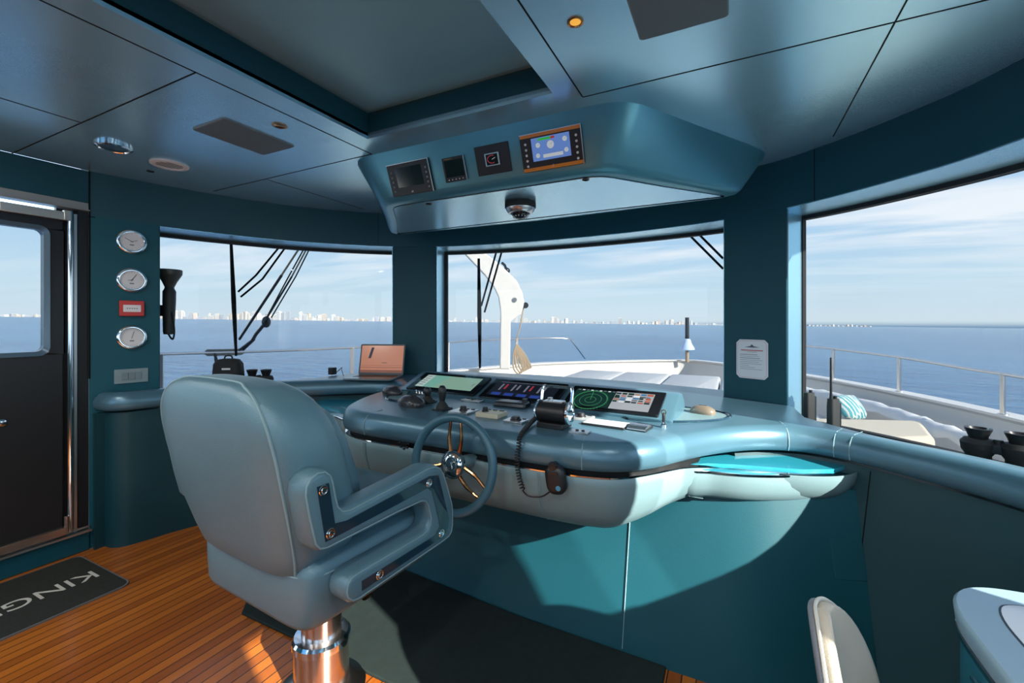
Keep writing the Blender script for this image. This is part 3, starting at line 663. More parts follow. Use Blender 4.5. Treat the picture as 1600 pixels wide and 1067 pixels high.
# ------------------------------------------------------------------ helm chair
def helm_chair():
    t = thing('helm_chair', 'large grey blue leather helm chair on a metal column', 'chair', (-1.40, 1.18, 0), -math.radians(4))
    S = dict(parent=t, local=True)
    # column
    b = B(); b.lathe([(.16, 0), (.16, .012), (.13, .02), (.10, .024)], None, 40); b.build('base_plate', BROWNSTEEL, **S)
    b = B(); b.lathe([(.098, .02), (.098, .185), (.090, .19)], None, 40); col = b.build('column', BROWNSTEEL, **S)
    b = B(); b.lathe([(.096, .183), (.104, .188), (.104, .212), (.096, .222), (.078, .224)], None, 40); b.build('collar', CHROME, col, local=True)
    b = B(); b.lathe([(.072, .22), (.072, .44)], None, 32); b.build('inner_column', BROWNSTEEL, col, local=True)
    b = B(); b.box((0, 0, .455), (.30, .36, .03)); b.box((.10, 0, .425), (.02, .30, .04)); b.box((-.10, 0, .425), (.02, .30, .04)); b.build('seat_bracket', mat('dark bronze bracket', (.22, .12, .08), .3, .9), **S)
    b = B(); b.cyl((.12, .02, .43), (.20, .02, .43), .012, 12); b.cyl((.20, .02, .43), (.225, .02, .43), .026, 16); b.build('adjusting_knob', BRONZE, **S)
    # seat
    b = B(); rings = []
    for z, hx, y0, y1 in ((.470, .275, -.255, .27), (.474, .295, -.270, .29), (.49, .304, -.276, .30), (.57, .312, -.278, .315), (.63, .315, -.278, .32), (.66, .31, -.27, .315), (.675, .29, -.25, .295), (.678, .25, -.2, .25)):
        rings.append(sell(0, (y0 + y1) / 2, hx, (y1 - y0) / 2, z, 10, 48))
    b.loft(rings); seat = b.build('seat_base', CHAIR, smooth=60, **S)
    b = B(); rings = []
    for z, hx, y0, y1 in ((.655, .24, -.10, .31), (.668, .265, -.13, .335), (.70, .27, -.14, .34), (.725, .262, -.135, .33), (.738, .24, -.11, .30), (.742, .19, -.06, .24)):
        rings.append(sell(0, (y0 + y1) / 2, hx, (y1 - y0) / 2, z, 5, 40))
    b.loft(rings); b.build('seat_cushion', CHAIR, smooth=60, **S)
    b = B()
    for sx in (-1, 1): b.tube([max(rg, key=lambda p: sx * p.x - p.y) for rg in rings[1:6]], .003, 5)
    ring = sell(0, .021, .318, .302, .635, 7, 40); b.tube(ring, .003, 5, 0, True); b.build('piping', PIPING, seat, local=True)
    # backrest
    prof = [(.625, .265, -.292, -.06), (.64, .295, -.303, -.045), (.70, .318, -.322, -.04), (.80, .340, -.352, -.05), (.90, .352, -.378, -.075), (1.0, .356, -.398, -.11), (1.07, .350, -.410, -.14), (1.12, .335, -.415, -.165), (1.16, .308, -.414, -.19), (1.19, .268, -.407, -.215), (1.21, .215, -.397, -.24), (1.222, .14, -.38, -.27), (1.226, .05, -.355, -.30)]
    rings = [sell(-.022, (y0 + y1) / 2, hx, (y1 - y0) / 2, z, 4.2, 48) for z, hx, y0, y1 in prof]
    b = B(); b.loft(rings); bk = b.build('backrest', CHAIR, smooth=70, **S)
    b = B()
    k0 = 32; kr = 42          # right rear corner of each ring
    best = []
    for rg in rings[1:-1]:
        c = sum(rg, V((0, 0, 0))) / len(rg)
        best.append(max(rg, key=lambda p: (p.x - c.x) * 1.0 - (p.y - c.y) * 1.25))
    lft = [V((-.044 - p.x, p.y, p.z)) for p in best]
    path = best + list(reversed(lft))
    b.tube(catmull(path, 4), .0045, 6)
    b.build('piping', PIPING, bk, local=True)
    # inner padded wings and head cushion seen past the back
    b = B(); rings = []
    for z, hx, y0, y1 in ((.70, .20, -.12, .0), (.72, .235, -.13, .03), (.85, .245, -.16, .01), (1.0, .235, -.20, -.04), (1.08, .21, -.22, -.075), (1.12, .17, -.24, -.11), (1.13, .1, -.25, -.15)):
        rings.append(sell(0, (y0 + y1) / 2, hx, (y1 - y0) / 2, z, 4, 36))
    b.loft(rings); b.build('back_cushion', CHAIR, smooth=70, **S)
    # arm loops
    O = [(-.343, .93), (-.340, .955), (-.325, .977), (-.300, .988), (-.273, .984), (-.252, .966), (-.243, .94), (-.234, .895), (-.226, .866), (-.212, .850), (-.190, .846), (0, .858), (.157, .870), (.195, .866), (.226, .850), (.248, .825), (.275, .76), (.302, .685), (.307, .655), (.306, .60), (.299, .573), (.280, .559), (.248, .555), (0, .552), (-.160, .550), (-.185, .556), (-.203, .575), (-.209, .60), (-.203, .625), (-.185, .640), (-.16, .643), (.13, .640), (.150, .645), (.163, .658), (.166, .675), (.150, .725), (.138, .742), (.118, .750), (0, .754), (-.27, .753), (-.295, .760), (-.312, .782), (-.330, .86)]
    I = [(-.315, .945), (-.30, .955), (-.278, .950), (-.270, .91), (-.258, .852), (-.245, .825), (-.21, .812), (0, .826), (.17, .836), (.205, .826), (.222, .80), (.252, .715), (.275, .655), (.274, .615), (.262, .595), (.235, .590), (0, .586), (-.155, .583), (-.172, .597), (-.155, .612)]
    for sg in (1, -1):
        P = frame((sg * .40, 0, 0), (0, 1, 0), (1, 0, 0))
        b = B(); O2 = [(y, z) for y, z in O]
        rings = []
        for d_, x in ((.012, -.085), (.003, -.080), (0, -.070), (0, -.018), (.004, -.007), (.012, -.001), (.022, .001)):
            q = inset(O2, d_); rings.append([V((sg * (.395 + x), y, z)) for y, z in q])
        b.loft(rings); arm = b.build('armrest', CHAIR, smooth=50, **S)
        b = B(); b.tube([V((sg * .3925, y, z)) for y, z in inset(O2, .008)], .0028, 5, 0, True); b.build('piping', PIPING, arm, local=True)
        # lacquer inlay following the loop
        inl = B()
        def bar(pts, w):
            inl.loft([[V((sg * .393, p[0] + n_[0] * w, p[1] + n_[1] * w)) for p, n_ in pts] + [V((sg * .393, p[0] - n_[0] * w, p[1] - n_[1] * w)) for p, n_ in reversed(pts)],
                      [V((sg * .3985, p[0] + n_[0] * w, p[1] + n_[1] * w)) for p, n_ in pts] + [V((sg * .3985, p[0] - n_[0] * w, p[1] - n_[1] * w)) for p, n_ in reversed(pts)]])
        def poly(pts): inl.loft([[V((sg * .393, y, z)) for y, z in pts], [V((sg * .3985, y, z)) for y, z in pts]])
        poly([(-.305, .945), (-.268, .945), (-.247, .822), (-.205, .815), (.158, .836), (.208, .825), (.270, .64), (.266, .607), (.24, .582), (-.15, .578), (-.15, .608), (.19, .606), (.215, .63), (.208, .665), (.172, .775), (.148, .796), (0, .79), (-.278, .782)])
        inl.build('inlay', NAVYGLOSS, arm, local=True)
        for y, z in ((-.285, .93), (-.262, .80), (.155, .812), (.225, .60), (-.08, .593)):
            b = B(); T = frame((sg * .399, y, z), (0, 1, 0), (sg, 0, 0)); b.torus(.0125, .0026, T, 24, 6); b.lathe([(0, 0), (.009, 0), (.007, .003), (0, .0035)], T, 12); b.build('badge', CHROME, arm, local=True)
    return t
helm_chair()

# ------------------------------------------------------------------ overhead console
oc = thing('overhead_console', 'teal overhead console hanging under the ceiling with four instruments', 'overhead console', (XC, 2.2, 2.08))
TOPH = [(0, 1.850), (.62, 1.850), (.70, 1.858), (.77, 1.885), (.825, 1.94), (1.02, 2.26), (1.25, 2.63), (1.33, 2.78), (1.33, 2.86), (1.25, 2.90), (0, 2.93)]
BOTH = [(0, 1.945), (.53, 1.945), (.60, 1.952), (.66, 1.975), (.71, 2.02), (.92, 2.29), (1.13, 2.54), (1.19, 2.62), (1.19, 2.67), (1.12, 2.71), (0, 2.76)]
def full(Hf): return [(XC - a, y) for a, y in reversed(Hf)] + [(XC + a, y) for a, y in Hf[1:-1]]
def mixp(t): 
    A, C = full(TOPH), full(BOTH); return [(a[0] + (c[0] - a[0]) * t, a[1] + (c[1] - a[1]) * t) for a, c in zip(A, C)]
b = B(); rings = []
for t_, z, ins in ((0, CZ, 0), (.3, CZ - .075, 0), (.86, 2.115, 0), (.94, 2.098, .004), (.98, 2.086, .014), (1, 2.08, .03)):
    rings.append([V((x, y, z)) for x, y in (inset(mixp(t_), ins) if ins else mixp(t_))])
b.loft(rings); b.build('housing', HOUSING, oc, smooth=40)
b = B(); pl = inset(mixp(1), .065); b.loft([[V((x, y, 2.079)) for x, y in pl], [V((x, y, 2.0755)) for x, y in inset(pl, .003)]]); b.build('bottom_panel', HEADLINER, oc, smooth=30)
b = B(); b.tube([V((x, y, 2.0795)) for x, y in pl], .0025, 5, 0, True); b.build('panel_joint', DARKGAP, oc)
for px, py in ((670, 318), (915, 280)):
    p = atz(px, py, 2.076); b = B(); b.lathe([(.017, 0), (.017, -.004), (.012, -.005), (.010, .004), (0, .004)], Matrix.Translation((p.x, p.y, 2.0755)), 20); b.build('sensor_hole', BLACK, oc)
FDIR = V((0, -.095, .25)).normalized()
def faceT(px, py):
    # hit the inclined aft face
    d = ray(px, py); n = V((0, -.25, -.095)).normalized(); p0 = V((0, 1.85, CZ)); t_ = (p0 - EYE).dot(n) / d.dot(n); return EYE + d * t_
def instrument(pxs, label, mk):
    c = [faceT(*p) for p in pxs]; ctr = sum(c, V((0, 0, 0))) / 4
    w = ((c[1] - c[0]).length + (c[2] - c[3]).length) / 2; h = ((c[3] - c[0]).length + (c[2] - c[1]).length) / 2
    T = frame(ctr, (1, 0, 0), (0, -.25, -.095)); 
    t = thing('overhead_instrument', label, 'instrument', tuple(ctr)); mk(t, T, w, h); return t
def plotter(lit):
    def mk(t, T, w, h):
        b = B(); b.prism(rrect(w, h, .006), -.003, .010, T); b.build('case', BLACK, t, bevel=.002)
        b = B()
        if lit:
            for sy in (-1, 1): quad(b, T, -w / 2 + .003, sy * (h / 2 - .010) - .008, w / 2 - .003, sy * (h / 2 - .010) + .008, .0112)
            b.build('end_strip', ORANGEINLAY, t)
        b = B()
        b.box((w / 2 - .002, 0, .009), (.004, h, .010), T); b.box((0, h / 2 - .002, .010), (w, .003, .006), T); b.build('edge_strip', STEEL, t)
        b = B(); sw, sh = w * .62, h * .60
        quad(b, T, -sw / 2, -sh / 2 + .01, sw / 2, sh / 2 + .01, .0108, 0)
        if lit:
            for x, y, r in ((-.22, .18, .12), (0, .14, .19), (.25, .24, .12), (-.24, -.16, .11), (.26, -.12, .11)):
                T2 = T @ Matrix.Translation((x * sw * 1.5, y * sh * 1.3 + .004, .0108)); b.lathe([(0, 0), (r * sh * .9, 0), (r * sh * .9, .0006), (0, .0006)], T2, 24, 1)
                b.tube([(x * sw * 1.5, y * sh * 1.3 + .004, .0118), (x * sw * 1.5 + r * sh * .5, y * sh * 1.3 + .004 + r * sh * .4, .0118)], .0007, 4, 0, False, T)
            quad(b, T, -sw * .22, -sh * .40 + .01, sw * .30, -sh * .25 + .01, .0112, 1); quad(b, T, -sw * .32, sh * .36 + .01, sw * .02, sh * .46 + .01, .0112, 2); quad(b, T, sw * .02, sh * .36 + .01, sw * .12, sh * .46 + .01, .0112, 3)
            b.build('screen', [S_GB, S_PALE, S_GOK, S_RED], t)
        else: b.build('screen', [mat('unlit display', (.008, .018, .020), .12)], t)
        for sx in (-1, 1):
            for k in range(5):
                q = B(); q.lathe([(.0058, 0), (.0058, .002), (.004, .003), (0, .003)], T @ Matrix.Translation((sx * w * .41, -h * .34 + k * h * .145, .0105)), 10); q.build('button', WHITEP if lit else GREYPLATE, t)
        text_mesh('e2', .014, T @ Matrix.Translation((0, -h * .41, .0108)), WHITEP, 'maker_mark', t, .0004)
    return mk
def small_display(t, T, w, h):
    b = B(); b.prism(rrect(w, h, .005), -.003, .009, T); b.build('case', BLACK, t, bevel=.002)
    b = B(); quad(b, T, -w * .42, -h * .30, w * .42, h * .38, .0096); b.build('screen', mat('unlit display brown', (.010, .016, .014), .12), t)
    b = B(); b.box((w / 2 - .001, 0, .008), (.004, h, .008), T); b.build('edge_strip', STEEL, t)
    for k in range(5):
        q = B(); q.sph((-w * .32 + k * w * .16, -h * .41, .0095), .0035, T=T, n=8, k=4); q.build('button', WHITEP, t)
    b = B(); quad(b, T, -w * .40, h * .42, -w * .02, h * .45, .0096); b.build('maker_mark', BRONZE, t)
def gauge_display(t, T, w, h):
    b = B(); b.prism(rrect(w, h, .003), -.003, .006, T); b.build('case', BLACK, t, bevel=.0015)
    b = B(); b.prism(rrect(w * .42, h * .44, .004), .006, .013, T); fr = b.build('inner_frame', STEEL, t, bevel=.001)
    b = B(); quad(b, T, -w * .17, -h * .18, w * .17, h * .18, .0135, 0)
    pts = [(w * .13 * math.cos(a), h * .13 * math.sin(a) + .001, .014) for a in [math.radians(60 + 10 * k) for k in range(25)]]; b.tube(pts, .0016, 5, 1, False, T)
    b.tube([(0, 0, .014), (w * .10, h * .05, .014)], .001, 4, 2, False, T); b.build('screen', [mat('unlit display black', (.012, .010, .010), .15), S_RED, S_PALE], t)
    for sx in (-1, 1):
        for sy in (-1, 1):
            q = B(); q.lathe([(.005, 0), (.005, .0015), (0, .002)], T @ Matrix.Translation((sx * w * .44, sy * h * .44, .006)), 10); q.build('screw', DARKMET, t)
instrument([(598, 264), (662, 248), (687, 292), (624, 307)], 'unlit overhead display with button columns, leftmost of the overhead instruments', plotter(False))
instrument([(686, 253), (720, 241), (736, 277), (704, 285)], 'small blank overhead display between the unlit plotter and the square gauge', small_display)
instrument([(735, 233), (789, 222), (805, 263), (755, 276)], 'square black overhead plate with a red dial in a silver frame', gauge_display)
instrument([(806, 213), (904, 195), (919, 252), (826, 271)], 'lit blue overhead display showing white gauges and orange strips', plotter(True))
# dome compass under the console
p = atz(813, 316, 2.076); t = thing('dome_compass', 'black and chrome dome compass under the overhead console', 'compass', (p.x, p.y, 2.0755))
T = Matrix.Translation((p.x, p.y, 2.0755)) @ Matrix.Rotation(PI, 4, 'X')
b = B(); b.lathe([(.086, 0), (.088, .006), (.088, .030), (.082, .036)], T, 36); b.build('base_ring', RUBBER, t)
b = B(); b.lathe([(.082, .034), (.080, .046), (.066, .062), (.056, .064), (.056, .050)], T, 36); b.build('bezel', STEEL, t)
b = B(); b.lathe([(.056, .05), (.052, .066), (.040, .082), (.022, .092), (0, .095)], T, 32); b.build('dome', BLACKG, t, smooth=60)
b = B()
for k in range(14): a = 2 * PI * k / 14; b.sph((.040 * math.cos(a), .040 * math.sin(a), .0815), .004, T=T, n=6, k=4)
b.tube([(-.02, .01, .091), (.02, -.01, .091)], .003, 5, 1, False, T); b.build('markings', [WHITEP, mat('lubber line green', (.3, .6, .1), .4)], t)

# ------------------------------------------------------------------ ceiling fittings
def speaker_panel(pxs, label):
    c = [atz(x, y, CZ) for x, y in pxs]; x0, x1 = min(p.x for p in c), max(p.x for p in c); y0, y1 = min(p.y for p in c), max(p.y for p in c)
    t = thing('ceiling_speaker', label, 'speaker', ((x0 + x1) / 2, (y0 + y1) / 2, CZ))
    T = Matrix.Translation(((x0 + x1) / 2, (y0 + y1) / 2, CZ))
    b = B(); b.prism(rrect(x1 - x0, y1 - y0, .015), -.006, .002, T); f_ = b.build('frame', GREYPLATE, t, bevel=.002)
    b = B(); b.prism(rrect(x1 - x0 - .008, y1 - y0 - .008, .013), -.0072, -.005, T); b.build('grille', SPEAKER, t)
speaker_panel([(310, 200), (350, 183), (456, 229), (412, 241)], 'grey rectangular ceiling speaker on the blue port ceiling')
speaker_panel([(978, -40), (1000, 62), (1138, 22), (1138, -40)], 'grey rectangular ceiling speaker at the top edge beside the warm downlight')
p = atz(265, 257, CZ); t = thing('air_vent', 'round white slatted air vent in the port ceiling', 'vent', (p.x, p.y, CZ)); T = Matrix.Translation((p.x, p.y, CZ)) @ Matrix.Rotation(PI, 4, 'X')
b = B(); b.lathe([(.095, 0), (.095, .006), (.088, .010), (.070, .010), (.068, .002)], T, 36, ring=True); b.build('ring', WHITEP, t)
for k in range(5):
    y = -.052 + k * .026; w_ = 2 * math.sqrt(max(.068 ** 2 - y * y, .0004)); b = B(); b.box((y, 0, .005), (.009, w_, .002), T); b.build('slat', WHITEP, t)
b = B(); b.lathe([(.067, .0005), (.067, .001), (0, .001)], T, 28); b.build('cavity', BLACK, t)
p = atz(178, 228, CZ); t = thing('ceiling_lamp', 'round unlit ceiling lamp with a chrome rim near the door', 'lamp', (p.x, p.y, CZ)); T = Matrix.Translation((p.x, p.y, CZ)) @ Matrix.Rotation(PI, 4, 'X')
b = B(); b.lathe([(.078, 0), (.078, .012), (.068, .016), (.064, .010)], T, 32); b.build('rim', CHROME, t)
b = B(); b.lathe([(.064, .010), (.05, .017), (0, .020)], T, 28); b.build('lens', mat('dark blue lens', (.05, .13, .2), .15), t)
p = atz(437, 196, CZ); T = Matrix.Translation((p.x, p.y, CZ)) @ Matrix.Rotation(PI, 4, 'X'); b = B(); b.lathe([(.034, 0), (.034, .003), (.026, .004), (.022, .0012), (0, .001)], T, 24); tag(b.build('downlight', [BRONZE]), 'small unlit bronze downlight beside the port ceiling speaker', 'lamp')
p = atz(235, 267, CZ); T = Matrix.Translation((p.x, p.y, CZ)) @ Matrix.Rotation(PI, 4, 'X'); b = B(); b.lathe([(.02, 0), (.02, .004), (.012, .007), (0, .007)], T, 20); tag(b.build('smoke_sensor', DARKMET), 'tiny dark sensor beside the round white vent', 'sensor')
p = atz(899, 34, CZ); t = thing('downlight', 'small round downlight glowing warm amber in the ceiling', 'lamp', (p.x, p.y, CZ)); T = Matrix.Translation((p.x, p.y, CZ)) @ Matrix.Rotation(PI, 4, 'X')
b = B(); b.lathe([(.026, 0), (.026, .003), (.021, .004), (.020, .0015)], T, 28); b.build('rim', BRONZE, t)
b = B(); b.lathe([(.020, .0012), (.016, .0016), (0, .002)], T, 24); b.build('lens', mat('amber lamp lens', (.5, .3, .1), .3, emit='#e0a030', estr=.75), t)

# unseen fill lamps, shaped as downlights, added to brighten the chair and floor
for k, (x, y) in enumerate(((-.44, -.3), (.55, .35), (-1.9, -.3), (-2.9, .1), (-.44, -1.6), (-1.9, -1.6))):
    t = thing('downlight', 'added unseen fill lamp in the aft part of the ceiling', 'lamp', (x, y, CZ), group='added fill lamps aft of the helm')
    T = Matrix.Translation((x, y, CZ)) @ Matrix.Rotation(PI, 4, 'X')
    b = B(); b.lathe([(.046, 0), (.046, .003), (.040, .004), (.039, .0015)], T, 24); b.build('rim', BRONZE, t)
    b = B(); b.lathe([(.039, .0012), (.02, .0018), (0, .002)], T, 20); b.build('lens', mat('fill lamp lens', (.6, .5, .4), .3, emit='#fff0d8', estr=4.5), t)
    ld = bpy.data.lights.new('fill_beam', 'AREA'); ld.shape = 'DISK'; ld.size = .08; ld.energy = FILL_W; ld.color = (1, .94, .86); lo = bpy.data.objects.new('fill_beam', ld); COL.objects.link(lo); lo.location = (x, y, CZ - .006)
# ------------------------------------------------------------------ port panel: dials, call point, switch
def dial(px, py, label, hands, ticks):
    c = atx(px, py, PW + .012); I = min(range(len(WALL)), key=lambda i: (V((WALL[i].x, WALL[i].y)) - V((c.x, c.y))).length); n = -WN[I]
    o = WALL[I] + n * .001; o = V((o.x, o.y, c.z)); T = frame(o, (WN[I].y, -WN[I].x, 0), n)
    t = thing('wall_dial', label, 'gauge', tuple(o))
    b = B(); b.lathe([(.078, 0), (.080, .006), (.078, .016), (.070, .022), (.060, .020), (.056, .012)], T, 40); b.build('case', CHROME, t, smooth=50)
    b = B(); b.lathe([(.058, .010), (.058, .0125), (0, .0125)], T, 36); f_ = b.build('face', DIAL, t)
    b = B()
    for k in range(ticks):
        a = 2 * PI * k / ticks; b.box((.050 * math.cos(a), .050 * math.sin(a), .0131), (.007 if k % 3 == 0 else .004, .0012, .0006), T @ Matrix.Identity(4) if False else T @ Matrix.Translation((.050 * math.cos(a), .050 * math.sin(a), .0131)) @ Matrix.Rotation(a, 4, 'Z') @ Matrix.Translation((-.050 * math.cos(a), -.050 * math.sin(a), -.0131)))
    b.box((0, -.022, .0131), (.022, .006, .0005), T); b.build('markings', INK, f_)
    for a, l in hands:
        a = math.radians(a); b = B(); b.tube([(-.008 * math.cos(a), -.008 * math.sin(a), .0145), (l * math.cos(a), l * math.sin(a), .0145)], .0013, 5, 0, False, T); b.build('hand', BLACK, t)
dial(198, 378, 'chrome round wall dial, topmost of the three by the door', ((20, .03), (150, .042)), 12)
dial(199, 438, 'chrome round wall dial directly above the red call point', ((60, .045), (185, .02)), 24)
dial(199, 527, 'chrome round wall dial directly below the red call point', ((75, .045),), 36)
def wall_frame(px, py):
    c = atx(px, py, PW + .012); I = min(range(len(WALL)), key=lambda i: (V((WALL[i].x, WALL[i].y)) - V((c.x, c.y))).length); n = -WN[I]
    o = WALL[I]; return frame(V((o.x, o.y, c.z)), (WN[I].y, -WN[I].x, 0), n)
T = wall_frame(199, 482); t = thing('fire_call_point', 'red fire alarm call point with white centre between two dials', 'alarm', tuple(T.translation))
b = B(); b.prism(rrect(.125, .100, .006), 0, .022, T); b.build('case', RED, t, bevel=.004)
b = B(); b.prism(rrect(.088, .045, .003), .0215, .024, T); pn = b.build('glass_panel', PAPER, t)
b = B()
for k in range(5): b.box((-.024 + k * .012, 0, .0243), (.006, .006, .0008), T)
b.build('markings', INK, pn)
T = wall_frame(197, 587); t = thing('light_switch', 'grey switch plate below the lowest wall dial', 'switch', tuple(T.translation))
b = B(); b.prism(rrect(.17, .092, .004), 0, .008, T); b.build('plate', GREYPLATE, t, bevel=.002)
for k in range(3):
    b = B(); b.box((-.034 + k * .034, 0, .009), (.032, .046, .006), T); b.build('rocker', mat('grey rocker', (.16, .22, .25), .4), t, bevel=.001)

# ------------------------------------------------------------------ door on the port side
DX = PW - .03
dr = tag(thing('door_1', 'black sliding door with a large window at the left edge', 'door', (DX, .6, 0)), kind='structure')
dy0, dy1 = .18, 1.155
wy1, wz0, wz1 = 1.085, 1.215, 1.945; wy0 = .27
b = B()
X0 = DX
def dbox(y0, y1, z0_, z1_, x=X0, th=.05, m=0): b.box((x, (y0 + y1) / 2, (z0_ + z1_) / 2), (th, y1 - y0, z1_ - z0_), m=m)
dbox(dy0, dy1, .14, wz0); dbox(dy0, dy1, wz1, 2.03); dbox(dy0, wy0, wz0, wz1); dbox(wy1, dy1, wz0, wz1)
leaf = b.build('leaf', DOORBLACK, dr, bevel=.006)
T = frame((X0 + .012, (wy0 + wy1) / 2, (wz0 + wz1) / 2), (0, 1, 0), (1, 0, 0)); W_, H_ = wy1 - wy0, wz1 - wz0
b = B(); o_, i_ = rrect(W_ + .02, H_ + .02, .05, 6), rrect(W_ - .03, H_ - .03, .035, 6)
b.loft([[T @ V((x, y, z)) for x, y in q] for q, z in ((o_, 0), (o_, .022), (i_, .014), (i_, -.03))], 0, False, False, T=None); b.build('window_frame', mat('blue grey window bead', (.10, .16, .22), .2, .4), dr, smooth=50)
b = B(); b.box((X0, (wy0 + wy1) / 2, (wz0 + wz1) / 2), (.006, W_, H_)); b.build('window_pane', GLASS, dr)
b = B(); b.box((PW - .02, .70, 2.105), (.05, 1.13, .05)); b.box((PW - .01, .70, 2.082), (.075, 1.13, .008)); b.build('track', mat('dull champagne rail', (.42, .40, .37), .45, .7), dr, bevel=.002)
b = B(); b.box((X0 + .045, 1.02, 2.025), (.03, .26, .05)); b.box((X0 + .05, 1.16, 2.03), (.03, .03, .06)); b.build('closer', mat('champagne metal', (.62, .57, .50), .3, .8), dr, bevel=.003)
b = B(); b.cyl((X0 + .045, 1.178, .15), (X0 + .045, 1.178, 2.06), .014, 20); b.build('pull_bar', CHROME, dr)
b = B(); b.box((X0 + .01, 1.205, 1.08), (.05, .014, 1.94)); b.build('guide_rail', STEEL, dr)
b = B(); b.box((X0 - .045, 1.205, 1.06), (.03, .13, 2.05)); b.box((X0 - .01, 1.245, 1.06), (.06, .05, 2.05)); b.build('jamb', BLACK, dr)
b = B(); b.box((PW - .01, .70, .127), (.10, 1.14, .012)); b.box((PW - .045, .70, .145), (.012, 1.14, .02)); b.box((PW + .005, .70, .145), (.008, 1.14, .012)); b.build('threshold', STEEL, dr, bevel=.001)
b = B(); b.box((X0 + .045, .98, .165), (.03, .36, .045)); b.cyl((X0 + .05, 1.16, .15), (X0 + .05, 1.16, .25), .012, 12); b.build('lower_arm', mat('brown polished metal', (.50, .36, .30), .22, .9), dr, bevel=.002)
p = atx(2, 661, X0 + .03); b = B(); b.lathe([(.02, 0), (.02, .004), (.012, .008), (0, .008)], frame(p, (0, 1, 0), (1, 0, 0)), 20); b.build('lock', CHROME, dr)

# door mat with lettering
mt = thing('door_mat', 'dark olive door mat with pale lettering in front of the door', 'mat', (-3.18, .72, 0))
T = Matrix.Translation((-3.18, .585, 0)); MW, ML = .62, 1.24
b = B(); b.prism(rrect(MW, ML, .05), 0, .008, T, 0); b.prism(rrect(MW - .016, ML - .016, .045), .007, .0095, T, 1); b.build('pile', [MATEDGE, DOORMAT], mt)
text_mesh("KING'S", .150, frame((-3.16, 1.165, .0098), (0, -1, 0), (0, 0, 1)), LETTER, 'lettering', mt, .0008, 'LEFT')

# foot mat in front of the helm chair
b = B(); q = [(-2.10, 1.31), (-1.0, 1.31), (-.30, 1.31), (-.24, 1.36), (-.24, 1.868), (-.9, 1.88), (-1.66, 1.945), (-2.05, 1.972), (-2.17, 1.93), (-2.17, 1.38)]
b.prism(q, 0, .014); tag(b.build('foot_mat', MATGREY, bevel=.004), 'large dark grey foot mat between the chair column and the console', 'mat')

# socket on the port lower wall
def on_lower(px, py, pts):
    d = ray(px, py); best = None
    for i in range(len(pts) - 1):
        a, c = V(pts[i]), V(pts[i + 1]); e = c - a; den = d.x * e.y - d.y * e.x
        if abs(den) < 1e-9: continue
        t_ = (a.x * e.y - a.y * e.x) / den; u = (a.x * d.y - a.y * d.x) / den
        if t_ > 0 and -.01 <= u <= 1.01 and (best is None or t_ < best[0]): best = (t_, V((-e.y, e.x, 0)).normalized())
    t_, n = best; p = EYE + d * t_; n = -n if n.dot(V((d.x, d.y, 0))) > 0 else n; return p, n
p, n = on_lower(525, 700, pi_); T = frame(p, (-n.y, n.x, 0), n); t = thing('wall_socket', 'small chrome wall socket on the lower wall behind the chair', 'socket', tuple(p))
b = B(); b.prism(rrect(.085, .075, .012), 0, .02, T); b.build('plate', STEEL, t, bevel=.004)
b = B(); b.lathe([(.022, .018), (.024, .026), (.016, .034), (0, .036)], T, 20); b.build('cap', CHROME, t)
def on_pedestal(px, py):
    d = ray(px, py); t_ = 1.2
    while t_ < 4:
        p = EYE + d * t_; f_ = min(1, max(0, p.z / .70)) * .23
        for a, c in zip(PED[:-2], PED[1:-1]):
            if a[0] <= p.x <= c[0] and c[0] > a[0] and p.y >= a[1] + (c[1] - a[1]) * (p.x - a[0]) / (c[0] - a[0]) + f_: return p, V((c[1] - a[1], -(c[0] - a[0]), .33 * (c[0] - a[0]))).normalized()
        t_ += .002
p, n = on_pedestal(1326, 874); T = frame(p, (-n.y, n.x, 0), n); b = B(); b.prism(rrect(.12, .15, .008), -.006, .0025, T); tag(b.build('access_hatch', PEDM, bevel=.002), 'dark teal access hatch low on the right end of the console pedestal', 'hatch')
p, n = on_lower(1361, 740, si_); b = B(); b.tube([V((p.x, p.y, z)) + n * (.17 * (1 - z / .8) + .0005) for z in (0, .4, .79)], .0022, 5); tag(b.build('trim_4', DARKGAP), 'vertical joint in the starboard lower wall', 'trim', kind='structure')

# ------------------------------------------------------------------ things on the worktop
def on_top(px, py): 
    p = atz(px, py, .94); p = atz(px, py, top_z(p.x)); return p
def joystick(px, py, hgt, label, plate=.075):
    p = on_top(px, py); t = thing('joystick', label, 'joystick', tuple(p)); T = Matrix.Translation(p)
    b = B(); b.prism(rrect(plate, plate * 1.15, .005), 0, .008, T); b.build('plate', DARKMET, t, bevel=.001)
    b = B(); b.lathe([(.034, .008), (.032, .016), (.024, .030), (.016, .040), (.013, .046)], T, 20); b.build('boot', RUBBER, t)
    b = B(); b.lathe([(.012, .034), (.016, hgt * .45), (.021, hgt * .68), (.020, hgt * .9), (.012, hgt), (0, hgt + .002)], T, 16); b.build('grip', BLACK, t, smooth=60)
    for k in range(2):
        b = B(); b.box((-.02 + .04 * k, plate * .45, .010), (.022, .012, .006), T); b.build('switch', STEEL, t)
joystick(668, 629, .085, 'short black joystick behind the hand controller, near the green chart')
joystick(691, 640, .125, 'tall black joystick in front of the green chart display')
